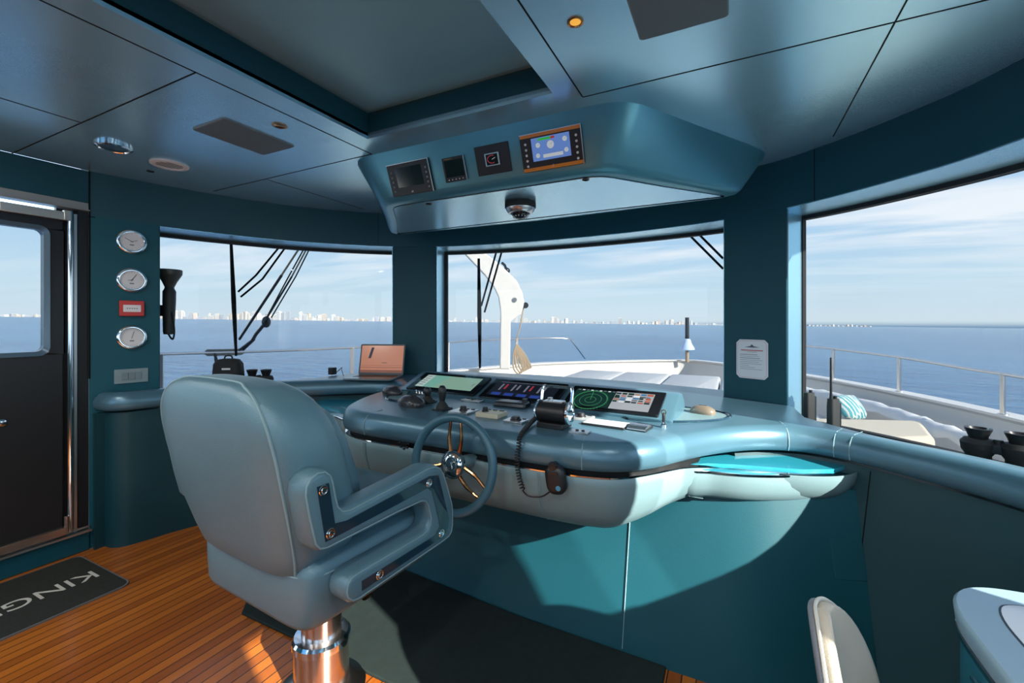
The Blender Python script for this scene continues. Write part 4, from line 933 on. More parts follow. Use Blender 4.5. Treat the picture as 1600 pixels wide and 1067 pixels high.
def knob_plate(px, py, w, d, label, m, kr=.016, kh=.022, off=(0, 0), th=.010, extra=True):
    p = on_top(px, py); t = thing('control_panel', label, 'control panel', tuple(p)); T = Matrix.Translation(p) @ Matrix.Rotation(math.radians(-2), 4, 'Z')
    b = B(); b.prism(rrect(w, d, .004), 0, th, T); b.build('plate', m, t, bevel=.0015)
    b = B(); b.lathe([(kr * 1.35, th), (kr * 1.3, th + .004), (kr, th + .006), (kr * .9, th + kh), (0, th + kh + .002)], T @ Matrix.Translation((off[0], off[1], 0)), 20); b.build('knob', BLACK, t)
    if extra:
        b = B()
        for k in range(3): b.box((-w * .3 + k * w * .3, d * .36, th + .0015), (w * .18, d * .10, .003), T)
        b.build('buttons', BLACK, t)
knob_plate(724, 644, .115, .105, 'silver square panel with a black dial, next to the tall joystick', STEEL)
knob_plate(768, 650, .125, .10, 'thick cream panel with a black knob above the steering wheel', mat('cream panel', (.55, .52, .40), .45), .013, .022, (-.03, -.01), .022)
knob_plate(806, 659, .10, .075, 'flat silver panel with a ribbed black dial beside the coiled cord', STEEL, .02, .016)
knob_plate(908, 654, .11, .09, 'dark grey panel with a black dial between throttle and radar display', mat('grey panel', (.25, .28, .30), .4), .018, .018)
knob_plate(738, 627, .13, .05, 'slim chrome panel with push buttons under the green chart', STEEL, .006, .006)
def handset(px, py, label):
    p = on_top(px, py); t = thing('autopilot_unit', label, 'control unit', tuple(p)); T = Matrix.Translation(p)
    b = B(); b.loft([[T @ V((x, y, z)) for x, y in inset(rrect(.20, .10, .02), i_)] for z, i_ in ((0, .004), (.006, 0), (.020, .004), (.026, .014))]); b.build('case', DARKMET, t, smooth=40)
    b = B(); quad(b, T, -.065, -.026, .04, .028, .0268); b.build('screen', mat('grey lcd', (.30, .33, .34), .3), t)
    b = B(); b.lathe([(.016, .024), (.015, .042), (0, .044)], T @ Matrix.Translation((.072, .015, 0)), 18); b.build('knob', BLACK, t)
handset(800, 634, 'curved dark autopilot unit with a grey screen below the centre display')
def mouse(px, py, s, label, m):
    p = on_top(px, py); t = thing('computer_mouse', label, 'mouse', tuple(p)); T = Matrix.Translation(p) @ Matrix.Rotation(-.3, 4, 'Z')
    rings = [[T @ q for q in sell(0, 0, hx * s, hy * s, z * s, 2.6, 24)] for z, hx, hy in ((0, .055, .034), (.010, .058, .036), (.022, .052, .033), (.032, .038, .025), (.038, .018, .012))]
    b = B(); b.loft(rings); b.build('shell', m, t, smooth=70)
    b = B(); b.cyl((-.018 * s, 0, .036 * s), (.018 * s, 0, .036 * s), .004, 8, 0, T); b.build('wheel', BLACK, t)
mouse(1098, 646, 1.1, 'brown and black mouse in the starboard side tray', mat('mouse brown', (.16, .13, .10), .3))
mouse(643, 634, 1.55, 'glossy dark hand controller dome near the worktop corner', mat('dark dome', (.05, .05, .055), .2, .3))
mouse(613, 616, 1.35, 'small dark trackball in the port side tray', mat('dark trackball', (.03, .03, .033), .25))
p = on_top(660, 617); t = thing('key_switch_row', 'row of chrome switches beside the green chart display', 'switches', tuple(p)); T = Matrix.Translation(p) @ Matrix.Rotation(-.2, 4, 'Z')
b = B(); b.box((0, 0, .004), (.14, .03, .008), T); b.build('plate', STEEL, t)
for k in range(5):
    b = B(); b.cyl((-.052 + k * .026, 0, .008), (-.052 + k * .026, -.006, .026), .005, 10, 0, T); b.build('toggle', CHROME, t)
# throttle lever
p = on_top(863, 668); t = thing('throttle_lever', 'black twin throttle head with chrome bar handle', 'throttle', tuple(p)); T = Matrix.Translation(p) @ Matrix.Rotation(math.radians(-4), 4, 'Z')
b = B(); b.box((0, .02, .012), (.125, .10, .024), T); b.build('base', BLACK, t, bevel=.003)
b = B(); b.loft([[T @ V((x, .02 + .052 * math.cos(a), .066 + .046 * math.sin(a))) for a in [2 * PI * k / 28 for k in range(28)]] for x in (-.066, -.06, .06, .066)]); b.build('drum', BLACK, t, smooth=40)
for sx in (-1, 1):
    b = B(); b.lathe([(.047, 0), (.050, .004), (.048, .012), (.036, .015), (.034, .010), (0, .010)], T @ frame((sx * .066, .02, .066), (0, 1, 0), (sx, 0, 0)), 32); b.build('end_disc', CHROME, t)
b = B(); b.tube(catmull([(-.072, .03, .08), (-.073, .045, .13), (-.070, .055, .165), (-.050, .058, .172), (.050, .058, .172), (.070, .055, .165), (.073, .045, .13), (.072, .03, .08)], 4), .0075, 10, 0, False, T); b.build('handle', CHROME, t)
b = B(); b.box((0, .02, .112), (.09, .05, .008), T); b.cyl((-.02, .02, .112), (-.02, .02, .128), .012, 14, 0, T); b.build('lock_button', STEEL, t, bevel=.002)
# small items right of the throttle
p = on_top(906, 675); t = thing('button_plate', 'small silver plate with two buttons near the worktop edge', 'switch', tuple(p)); T = Matrix.Translation(p)
b = B(); b.prism(rrect(.085, .055, .004), 0, .006, T); b.build('plate', STEEL, t, bevel=.001)
for k in range(2):
    b = B(); b.lathe([(.007, .006), (.007, .010), (0, .011)], T @ Matrix.Translation((-.012 + k * .026, 0, 0)), 14); b.build('button', BLACK, t)
p = on_top(947, 664); t = thing('tablet', 'flat silver framed tablet lying in front of the radar display', 'tablet', tuple(p)); T = Matrix.Translation(p) @ Matrix.Rotation(math.radians(-5), 4, 'Z')
b = B(); b.prism(rrect(.20, .11, .006), 0, .010, T); b.build('case', DARKMET, t, bevel=.002)
b = B(); b.prism(rrect(.188, .098, .004), .0095, .0115, T); b.build('face', mat('pale tablet face', (.55, .60, .64), .2), t)
p = on_top(1000, 670); t = thing('phone_holder', 'small curved silver and grey holder right of the tablet', 'holder', tuple(p)); T = Matrix.Translation(p) @ Matrix.Rotation(math.radians(-8), 4, 'Z')
b = B(); b.prism(rrect(.085, .105, .006), 0, .010, T); b.build('base', DARKMET, t, bevel=.002)
b = B(); b.loft([[T @ V((x, .045 - .1 * k / 8, .011 + .012 * math.sin(PI * k / 8))) for x in (-.04, .04)] + [T @ V((x, .045 - .1 * k / 8, .006)) for x in (.04, -.04)] for k in range(9)]); b.build('cover', STEEL, t, smooth=50)
p = on_top(1037, 668); t = thing('ignition_key', 'brass and black ignition key switch at the right end of the displays', 'key', tuple(p)); T = Matrix.Translation(p)
b = B(); b.lathe([(.014, 0), (.014, .014), (.010, .018), (.010, .026), (0, .027)], T, 18); b.build('barrel', CHROME, t)
b = B(); b.box((0, 0, .045), (.012, .022, .04), T); b.build('key_head', BLACK, t, bevel=.004)
b = B(); b.torus(.010, .002, T @ Matrix.Translation((0, 0, .068)) @ Matrix.Rotation(PI / 2, 4, 'X'), 16, 6); b.build('key_ring', mat('brass', (.7, .45, .15), .2, 1), t)
# radio microphone with coiled cord
mp_ = aty(870, 748, 1.615); t = thing('radio_microphone', 'black handheld radio microphone on a coiled cord against the console front', 'microphone', tuple(mp_))
T = frame(V((mp_.x, 1.622, mp_.z)), (1, 0, .16), (0, -1, 0))
b = B(); rings = [[T @ V((x * s_, y * s_, z)) for x, y in rrect(.082, .112, .034)] for z, s_ in ((0, .9), (.006, 1), (.022, 1), (.032, .86), (.036, .6))]; b.loft(rings); b.build('case', BLACK, t, smooth=60)
b = B(); b.box((0, .028, .036), (.036, .010, .006), T); b.build('grille', DARKMET, t)
b = B(); b.lathe([(.010, .03), (.010, .037), (0, .038)], T @ Matrix.Translation((.012, -.028, 0)), 14); b.build('button', mat('blue button', (.05, .25, .4), .4), t)
b = B(); b.lathe([(.012, -.02), (.012, .028), (.018, .03), (.016, .036), (0, .038)], T @ Matrix.Translation((0, .055, 0)), 16); b.build('hanger', DARKMET, t)
path = [on_top(846, 656) + V((0, 0, .03)), on_top(832, 664) + V((0, 0, .018)), V((aty(815, 690, 1.64).x, 1.635, .938)), aty(810, 700, 1.604), aty(808, 722, 1.602), aty(811, 745, 1.606), aty(817, 765, 1.610)]
cp = catmull(path, 12); L_ = 0; acc = [0]
for i in range(1, len(cp)): L_ += (cp[i] - cp[i - 1]).length; acc.append(L_)
turns = 44; hel = []
def along(s_):
    for i in range(1, len(cp)):
        if acc[i] >= s_: u = (s_ - acc[i - 1]) / max(acc[i] - acc[i - 1], 1e-6); return cp[i - 1].lerp(cp[i], u), (cp[i] - cp[i - 1]).normalized()
    return cp[-1], (cp[-1] - cp[-2]).normalized()
for k in range(turns * 9 + 1):
    s_ = L_ * k / (turns * 9); p, tn = along(s_); u_ = tn.cross(V((.9, .3, .1))).normalized(); w_ = tn.cross(u_); a = 2 * PI * k / 9; hel.append(p + (u_ * math.cos(a) + w_ * math.sin(a)) * .0085)
b = B(); b.tube(hel, .0029, 5); b.tube(catmull([hel[-1], aty(826, 775, 1.612), aty(846, 776, 1.612), aty(860, 768, 1.612), V((mp_.x - .005, 1.612, mp_.z - .052))], 5), .0035, 6); b.build('cord', BLACK, t, smooth=80)

# laptop on the port ledge
lp = V((-2.545, 2.64, 0)); lp.z = top_z(lp.x); lz = math.radians(20)
t = thing('laptop', 'open laptop with an orange lit screen beside the left pillar', 'laptop', tuple(lp), lz); t.scale = (1.13, 1.13, 1.13)
b = B(); b.prism(rrect(.34, .235, .012), 0, .012, Matrix.Translation((0, 0, 0))); base_ = b.build('base', mat('grey aluminium', (.22, .27, .30), .3, .7), t, bevel=.002, local=True)
b = B(); b.box((0, .03, .0125), (.29, .10, .002)); b.build('keyboard', BLACK, base_, local=True)
T = frame((0, .118, .012), (1, 0, 0), (0, -math.cos(.22), math.sin(.22)))
b = B(); b.prism(rrect(.34, .225, .010, cy=.1125), -.006, 0, T); lid = b.build('lid', mat('dark laptop lid', (.04, .05, .055), .35, .5), t, local=True)
LAPS = mat('orange laptop screen', (.02, .012, .01), .2, emit='#b9795a', estr=.62); LAPD = mat('brown laptop screen bands', (.02, .012, .01), .2, emit='#8a5238', estr=.52)
b = B(); quad(b, T, -.16, .014, .16, .214, .0008, 0)
for y0, y1 in ((.014, .034), (.050, .054), (.066, .068)): quad(b, T, -.16, y0, .16, y1, .0012, 1)
b.prism([(-.105, .12), (-.085, .12), (-.065, .20), (-.085, .20)], .0009, .0013, T, 2); quad(b, T, .0, .085, .04, .088, .0012, 2)
b.build('screen', [LAPS, LAPD, INK], lid, local=True)
c0 = lp + V((-.17, -.02, .006)); b = B(); pp = [V((-2.83, 2.60, lp.z + .008)), V((-2.92, 2.66, lp.z + .05)), V((-2.98, 2.72, lp.z + .06)), V((-3.03, 2.70, lp.z + .012))]; b.tube(catmull(pp, 6), .003, 6); 
ch = thing('charger', 'small black charger with a cable left of the laptop', 'charger', (-3.05, 2.68, lp.z)); b.build('cable', BLACK, ch)
b = B(); b.box((-3.05, 2.68, lp.z + .03), (.05, .05, .06)); b.build('plug', BLACK, ch, bevel=.004)

# binoculars
def binoculars():
    t = thing('binoculars', 'black binoculars standing on the starboard ledge at the right edge', 'binoculars')
    for sx in (-1, 1):
        b = B(); b.lathe([(.028, 0), (.031, .01), (.031, .055), (.040, .072), (.043, .102), (.034, .116), (.022, .118)], Matrix.Translation((sx * .044, 0, 0)), 24); br = b.build('barrel', RUBBER, t, local=True)
        b = B(); b.lathe([(.022, .116), (.024, .126), (.032, .150), (.033, .156), (.027, .156), (.017, .132)], Matrix.Translation((sx * .044, 0, 0)), 24); b.build('eyecup', BLACK, br, local=True)
    b = B(); b.box((0, 0, .088), (.06, .045, .034)); b.cyl((0, 0, .09), (0, 0, .122), .013, 16); b.build('hinge', DARKMET, t, local=True, bevel=.004)
    return t
bino = binoculars()
# ------------------------------------------------------------------ more on the ledge
def sill_z(x): return SILLZ + ztilt(x)
bp_ = atd(1560, 700, 1.80); bino.location = (bp_.x, bp_.y, sill_z(bp_.x)); bino.rotation_euler = (0, 0, -.5); bino.scale = (1.3, 1.3, 1.1)
bino2 = copy_tree(bino); bino2['label'] = 'small black binoculars standing on the port ledge behind the chair'
bp_ = atd(405, 594, 3.52); bino2.location = (bp_.x, bp_.y, sill_z(bp_.x)); bino2.rotation_euler = (0, 0, .5); bino2.scale = (1.25, 1.25, 1.25)
bag_p = atd(357, 594, 3.42); bag_p.z = sill_z(bag_p.x)
t = thing('camera_bag', 'black zipped bag with a white tag on the port ledge behind the chair', 'bag', tuple(bag_p), .6)
b = B(); b.loft([sell(0, 0, hx, hy, z, 4, 28) for z, hx, hy in ((0, .085, .05), (.01, .100, .06), (.15, .105, .062), (.25, .098, .055), (.283, .075, .04), (.29, .04, .02))]); b.build('pouch', mat('black nylon', (.014, .015, .017), .75, bump=(300, .4)), t, local=True, smooth=60)
b = B(); b.tube(catmull([(-.03, 0, .28), (-.02, 0, .31), (.02, 0, .31), (.03, 0, .28)], 5), .006, 8); b.build('handle', RUBBER, t, local=True)
b = B(); b.box((.01, -.059, .215), (.06, .006, .014)); b.build('tag', PAPER, t, local=True)
# torch on the aft jamb of the port window
tp = atd(264, 492, 3.2); t = thing('hand_torch', 'black hand torch with a flared head hung at the left window edge', 'torch', tuple(tp))
T = Matrix.Translation(tp) @ Matrix.Rotation(math.radians(2), 4, 'Y')
b = B(); b.lathe([(.0, -.14), (.03, -.14), (.034, -.12), (.040, .10), (.040, .17), (.030, .19), (.028, .205)], T, 24); b.build('handle', mat('dark green grey plastic', (.035, .045, .045), .5), t, smooth=40)
b = B(); b.lathe([(.028, .20), (.045, .24), (.072, .29), (.075, .295), (.075, .325), (.068, .33), (0, .325)], T, 28); b.build('head', mat('dark torch head', (.05, .06, .055), .45), t, smooth=40)
b = B(); b.tube(catmull([(.035, 0, .02), (.06, 0, -.05), (.075, 0, -.12), (.06, 0, -.17), (.03, 0, -.165), (.0, 0, -.14)], 6), .006, 8, 0, False, T); b.build('strap', RUBBER, t)
b = B(); b.box((-.05, 0, .03), (.06, .05, .08), T); b.build('bracket', BLACK, t)
# walkie talkies
def radio(label, px, d_, ant, hgt):
    q = atd(px, 655, d_); q.z = sill_z(q.x); t = thing('walkie_talkie', label, 'radio', tuple(q), .75)
    b = B(); b.loft([[V((x * s_, y * s_, z)) for x, y in rrect(.060, .038, .010)] for z, s_ in ((0, .92), (.008, 1), (hgt * .85, .97), (hgt, .88))]); b.build('case', mat('black radio case', (.045, .048, .048), .5), t, local=True, smooth=50)
    b = B(); b.box((.036, 0, hgt * .5), (.014, .026, hgt * .8)); b.build('belt_clip', DARKMET, t, local=True, bevel=.004)
    b = B(); b.lathe([(.009, hgt), (.009, hgt + .014), (0, hgt + .015)], Matrix.Translation((.012, 0, 0)), 12); b.build('knob', BLACK, t, local=True)
    if ant: b = B(); b.tube([(-.016, 0, hgt), (-.016, 0, hgt + .03), (-.018, 0, hgt + ant)], [.008, .006, .004], 10); b.build('antenna', RUBBER, t, local=True)
    return t
radio('walkie talkie with a long antenna standing right of the notice pillar', 1302, 2.36, .22, .20)
radio('walkie talkie without visible antenna, tucked against the right window edge', 1264, 2.56, 0, .20)
# notice card on the right pillar
tl, tr, br_ = aty(1150, 532, 2.96), aty(1206, 532, 2.96), aty(1206, 594, 2.96)
I = min(range(len(WALL)), key=lambda i: abs(WALL[i].x - aty(1178, 560, 2.95).x)); n = -WN[I]; o = WALL[I] + n * .004; o.z = (tl.z + br_.z) / 2; T = frame(o, (WN[I].y, -WN[I].x, 0), n); Wn, Hn = .185, .235
t = thing('notice_card', 'white notice card with cut corners on the right pillar', 'notice', tuple(o)); c_ = .02
oc8 = [(-Wn / 2 + c_, -Hn / 2), (Wn / 2 - c_, -Hn / 2), (Wn / 2, -Hn / 2 + c_), (Wn / 2, Hn / 2 - c_), (Wn / 2 - c_, Hn / 2), (-Wn / 2 + c_, Hn / 2), (-Wn / 2, Hn / 2 - c_), (-Wn / 2, -Hn / 2 + c_)]
b = B(); b.prism(oc8, 0, .004, T); b.build('card', PAPER, t)
b = B(); q8 = [V((x * .92, y * .94, .0042)) for x, y in oc8]; b.tube(q8, .0007, 4, 1, True, T); quad(b, T, -.065, .050, .065, .056, .0046, 1); quad(b, T, -.03, .042, .03, .045, .0046, 2)
b.prism([(-.045, .072), (-.01, .078), (0, .090), (.012, .078), (.045, .072), (.012, .070), (-.012, .070)], .004, .0046, T, 0)
r_ = random.Random(5)
for k in range(9): quad(b, T, -.070, .026 - k * .011, -.070 + r_.uniform(.05, .135), .0285 - k * .011, .0046, 0 if k in (0, 2) else 2)
b.build('print', [INK, REDINK, mat('grey ink', (.35, .37, .40), .7)], t)

# ------------------------------------------------------------------ table and small chair at the right edge
tb = thing('side_table', 'teal edged side table with a white top at the lower right corner', 'table', (.80, 1.05, 0))
q = [(p.x, p.y) for p in catmull([V((p[0] - .015, p[1], 0)) for p in ((.455, .55, 0), (.455, .9, 0), (.452, 1.18, 0), (.458, 1.32, 0), (.49, 1.41, 0), (.55, 1.455, 0), (.64, 1.47, 0), (.80, 1.47, 0), (.96, 1.44, 0), (.985, 1.36, 0), (.985, .9, 0), (.985, .55, 0))], 4)]
b = B(); b.loft([[V((x, y, z)) for x, y in inset(q, i_)] for z, i_ in ((0.7200, .012), (0.7230, .004), (0.7570, 0), (0.7650, .006))]); b.build('top', mat('blue grey table leather', (.27, .39, .48), .4, bump=(350, .1)), tb, smooth=45)
q2 = inset(q, .075); b = B(); b.loft([[V((x, y, z)) for x, y in inset(q2, i_)] for z, i_ in ((0.7600, .002), (0.7665, 0), (0.7675, .002))]); b.build('inlay', TABLEWHITE, tb)
b = B(); b.loft([[V((x, y, z)) for x, y in inset(q2, i_)] for z, i_ in ((0.7645, -.004), (0.7658, -.004), (0.7658, .002))]); b.build('inlay_joint', DARKMET, tb)
q3 = inset(q, .012); b = B(); b.loft([[V((x, y, z)) for x, y in q3] for z in (.05, .705)]); b.build('cabinet', mat('teal lacquer cabinet', (.03, .18, .25), .3), tb)
b = B(); b.loft([[V((x, y, z)) for x, y in inset(q, i_)] for z, i_ in ((0.7050, .010), (0.7050, .004), (0.7150, .004), (0.7150, .010))]); b.build('edge_strip', CHROME, tb)
b = B(); b.box((.447, .90, .42), (.016, .66, .50)); dd = b.build('drawer', mat('teal lacquer drawer', (.02, .16, .23), .3), tb, bevel=.003)
b = B(); b.box((.437, .90, .672), (.006, .66, .006)); b.build('handle', CHROME, dd)
q4 = inset(q, .05); b = B(); b.loft([[V((x, y, z)) for x, y in q4] for z in (0, .05)]); b.build('plinth', DARKGAP, tb)

def tub_chair():
    t = thing('tub_chair', 'beige and grey leather chair back in front of the side table', 'chair', (.298, 1.022, 0), math.radians(-108)); t.scale = (.9, .9, 1.125)
    S = dict(parent=t, local=True)
    # backrest: curved shell, seen nearly edge on; local +Y is the sitter's front (towards starboard)
    def shell(off, sgn):
        rings = []
        for z, hw, y in ((.44, .17, -.10), (.52, .185, -.115), (.59, .175, -.13), (.65, .145, -.145), (.70, .10, -.158), (.732, .05, -.168), (.742, .018, -.172)):
            pts = []
            for k in range(9):
                u = -1 + 2 * k / 8; pts.append(V((hw * u, y + .035 * u * u * (hw / .22) + off, z)))
            rings.append(pts)
        return rings
    def solid(o0, o1):
        b = B(); A, C = shell(o0, 1), shell(o1, 1)
        b.loft([a + list(reversed(c)) for a, c in zip(A, C)]); return b
    solid(-.018, .0).build('shell', GREYLEATHER, smooth=60, sub=1, **S)
    solid(-.002, .026).build('back_pad', BEIGE, smooth=60, sub=1, **S)
    A = shell(-.002, 1); b = B(); b.tube(catmull([r[0] for r in A] + [r[-1] for r in reversed(A)], 5), .004, 6); b.build('piping', mat('pale chair piping', (.6, .58, .52), .6), **S)
    b = B(); b.loft([sell(0, .0, hx, hy, z, 4, 28) for z, hx, hy in ((.38, .17, .13), (.39, .185, .145), (.44, .19, .15), (.46, .18, .14), (.465, .14, .10))]); b.build('seat', BEIGE, smooth=60, **S)
    for sx in (-1, 1):
        for sy in (-.09, .10):
            b = B(); b.tube([(sx * .14, sy, .385), (sx * .17, sy + (.02 if sy > 0 else -.03), 0)], [.014, .010], 10); b.build('leg', DARKMET, **S)
tub_chair()

# ------------------------------------------------------------------ outside: foredeck, bulwark, rails
b = B()
SB = [(4.0, -4), (3.9, 0), (3.6, 4), (2.98, 7.07), (2.3, 9.1), (1.35, 11.0), (.3, 12.5), (-.6, 13.5), (-1.17, 13.8)]
PB = [(-1.8, 13.5), (-3.0, 12.6), (-4.45, 11.2), (-5.2, 9.8), (-5.75, 8.2), (-6.2, 5.5), (-6.35, 2.5), (-6.4, -1), (-6.4, -4)]
BW = catmull([V((x, y, 0)) for x, y in SB + PB], 6)
dk = [(p.x, p.y) for p in BW]
b.prism(dk, -.5, -.42); tag(b.build('foredeck', WHITE), 'white foredeck of the yacht outside the windows', 'deck', kind='structure')
b = B(); rings = []
for i, p in enumerate(BW):
    t_ = (BW[min(i + 1, len(BW) - 1)] - BW[max(i - 1, 0)]).normalized(); n = V((-t_.y, t_.x, 0))
    rings.append([p + n * o + V((0, 0, z)) for o, z in ((.10, -.45), (.02, .22), (.10, .27), (.10, .30), (-.16, .30), (-.16, -.45))])
b.loft(rings); tag(b.build('bulwark', WHITE, smooth=30), 'white bulwark round the bow', 'bulwark', kind='structure')
# hull under the deck so that the sea does not show through
b = B(); b.loft([[V((x, y, -.45)) for x, y in dk], [V(((x - XC) * .8 + XC, (y + 4) * .9 - 4, -6.3)) for x, y in dk]]); tag(b.build('hull', WHITE), 'white hull of the yacht below the foredeck', 'hull', kind='structure')
# outside superstructure below the windows
b = B(); I = range(len(WALL)); b.loft([[WALL[i] + WN[i] * .31 + V((0, 0, -.45)), WALL[i] + WN[i] * .31 + V((0, 0, .75)), WALL[i] + WN[i] * .36 + V((0, 0, .75)), WALL[i] + WN[i] * .42 + V((0, 0, -.45))] for i in I]); tag(b.build('deckhouse_front', WHITE), 'white outer skin below the windows', 'wall', kind='structure')

def rail(path, posts, label, r=.022):
    t = thing('guard_rail', label, 'railing', tuple(V((path[0][0], path[0][1], 0))))
    b = B(); b.tube(path, r, 10); b.build('handrail', STEEL, t, smooth=60)
    for (x, y, z0_, z1_) in posts:
        b = B(); b.box((x, y, (z0_ + z1_) / 2), (.07, .035, z1_ - z0_), rz=.9); b.lathe([(.05, 0), (.05, .02), (.03, .03)], Matrix.Translation((x, y, z0_)), 14); b.build('post', STEEL, t, bevel=.004)
    return t
# starboard rail: sited over the bulwark
def over_bw(px, py0):                          # bulwark cap point seen at this pixel column
    return atz(px, py0, .30)
sr = [(1258, 585, 540), (1302, 592, 545), (1405, 612, 558), (1500, 634, 574), (1567, 648, 584), (1640, 665, 596), (1760, 690, 612)]
pts = []; posts = []
for px, yb, yr in sr:
    p = atz(px, yb, .30); d_ = (p - EYE).dot(FW); z1_ = H - (yr - HZ) / F_PX * d_; pts.append(V((p.x, p.y, z1_)))
    if px in (1302, 1405, 1567): posts.append((p.x, p.y, .29, z1_))
rail(catmull([V((.2, 12.6, .95)), V((.75, 11.9, .93))] + pts, 4), posts, 'steel guard rail along the starboard bulwark')
pr = [(120, None, 560), (250, None, 553), (400, None, 549), (550, None, 543), (620, None, 539), (700, None, 535), (760, None, 531), (850, None, 528), (891, None, 529)]
pts = []
for px, _, yr in pr:
    # meet the port bulwark line
    d = ray(px, yr); best = None
    for i in range(len(BW) - 1):
        a, c = BW[i], BW[i + 1]
        if a.x > -3.2: continue
        e = c - a; den = d.x * e.y - d.y * e.x
        if abs(den) < 1e-9: continue
        t_ = (a.x * e.y - a.y * e.x) / den; u = (a.x * d.y - a.y * d.x) / den
        if t_ > 0 and 0 <= u <= 1: best = t_
    if best: pts.append(EYE + d * best)
end = atz(914, 560, .30)
rail(catmull(pts, 4) + [V((end.x, end.y, .30))], [(p.x, p.y, .29, p.z) for p in (pts[1], pts[3], pts[5], (pts[6] + pts[7]) / 2)], 'steel guard rail along the port bulwark')
# fender line wrapped on the port rail
wp0, wp1 = pts[1].lerp(pts[2], .45), pts[1].lerp(pts[2], .82); t = thing('rail_wrap', 'grey rope wrapping round the port rail seen through the left window', 'rope', tuple(wp0))
b = B(); hel = []
for k in range(161):
    u = k / 160; p = wp0.lerp(wp1, u); a = k * .9; hel.append(p + V((0, .035 * math.cos(a), .035 * math.sin(a))))
b.tube(hel, .014, 6); b.build('coil', mat('grey rope', (.16, .16, .15), .9), t)
b = B(); e0 = wp0.lerp(wp1, .2); b.tube(catmull([e0, e0 + V((.02, 0, -.12)), e0 + V((.0, .02, -.3)), e0 + V((.02, 0, -.5))], 4), .012, 6); b.tube(catmull([e0, e0 + V((.06, 0, -.1)), e0 + V((.09, 0, -.2))], 4), .012, 6); b.build('tail', mat('dark rope', (.05, .05, .05), .9), t)

# sun pads on the foredeck
b = B(); b.prism([(-3.35, 4.6), (1.05, 4.6), (1.05, 9.0), (-.3, 9.95), (-3.05, 9.95), (-3.35, 9.2)], -.42, .14); tag(b.build('sunpad_base', WHITE, bevel=.04), 'white moulded base under the foredeck sun pads', 'deck base', kind='structure')
for k, lab in enumerate(('leftmost grey white sun pad on the foredeck', 'second grey white sun pad from the left on the foredeck', 'third grey white sun pad from the left on the foredeck', 'rightmost grey white sun pad on the foredeck')):
    x0 = -3.07 + k * .955
    b = B(); w_ = .94 if k < 3 else .72; y1 = 9.85 if k < 3 else 9.3
    b.loft([[V((x, y, z)) for x, y in inset(rrect(w_, y1 - 4.75, .06, 4, x0 + w_ / 2, (4.75 + y1) / 2), i_)] for z, i_ in ((.14, .02), (.16, 0), (.26, 0), (.295, .02), (.305, .06))]); tag(b.build('sun_pad', CUSHION, smooth=60), lab, 'cushion', 'sun pads on the foredeck')
# port deck locker and vent
b = B(); b.prism(rrect(2.0, 2.2, .2, 5, -4.5, 7.0), -.42, .22); tag(b.build('deck_locker', mat('cream gelcoat', (.58, .53, .45), .4), bevel=.05, seg=3), 'low cream deck locker at the foot of the crane', 'locker')
p = atz(849, 583, .12); t = thing('deck_vent', 'small slatted vent in the white bow bulwark', 'vent', tuple(p))
for k in range(5):
    b = B(); b.box((p.x, p.y, .02 + k * .035), (.38, .03, .018), rz=YAW); b.build('slat', GREYGEL, t)
# bow staff
p = V((-1.17, 13.55, .3)); t = thing('bow_staff', 'short dark bow staff with a blue and white light on the bulwark', 'staff', tuple(p))
d_ = (p - EYE).dot(FW); zz = lambda y: H - (y - HZ) / F_PX * d_
b = B(); b.cyl((p.x, p.y, .25), (p.x, p.y, zz(548)), .05, 12); b.build('foot', ROPE, t)
b = B(); b.lathe([(.21, zz(546)), (.19, zz(543)), (.12, zz(536)), (.09, zz(530)), (.05, zz(529))], Matrix.Translation((p.x, p.y, 0)), 20); b.build('lamp', mat('pale blue lamp', (.45, .58, .78), .3), t, smooth=50)
b = B(); b.cyl((p.x, p.y, zz(531)), (p.x, p.y, zz(496)), .055, 12); b.build('staff', BLACK, t)

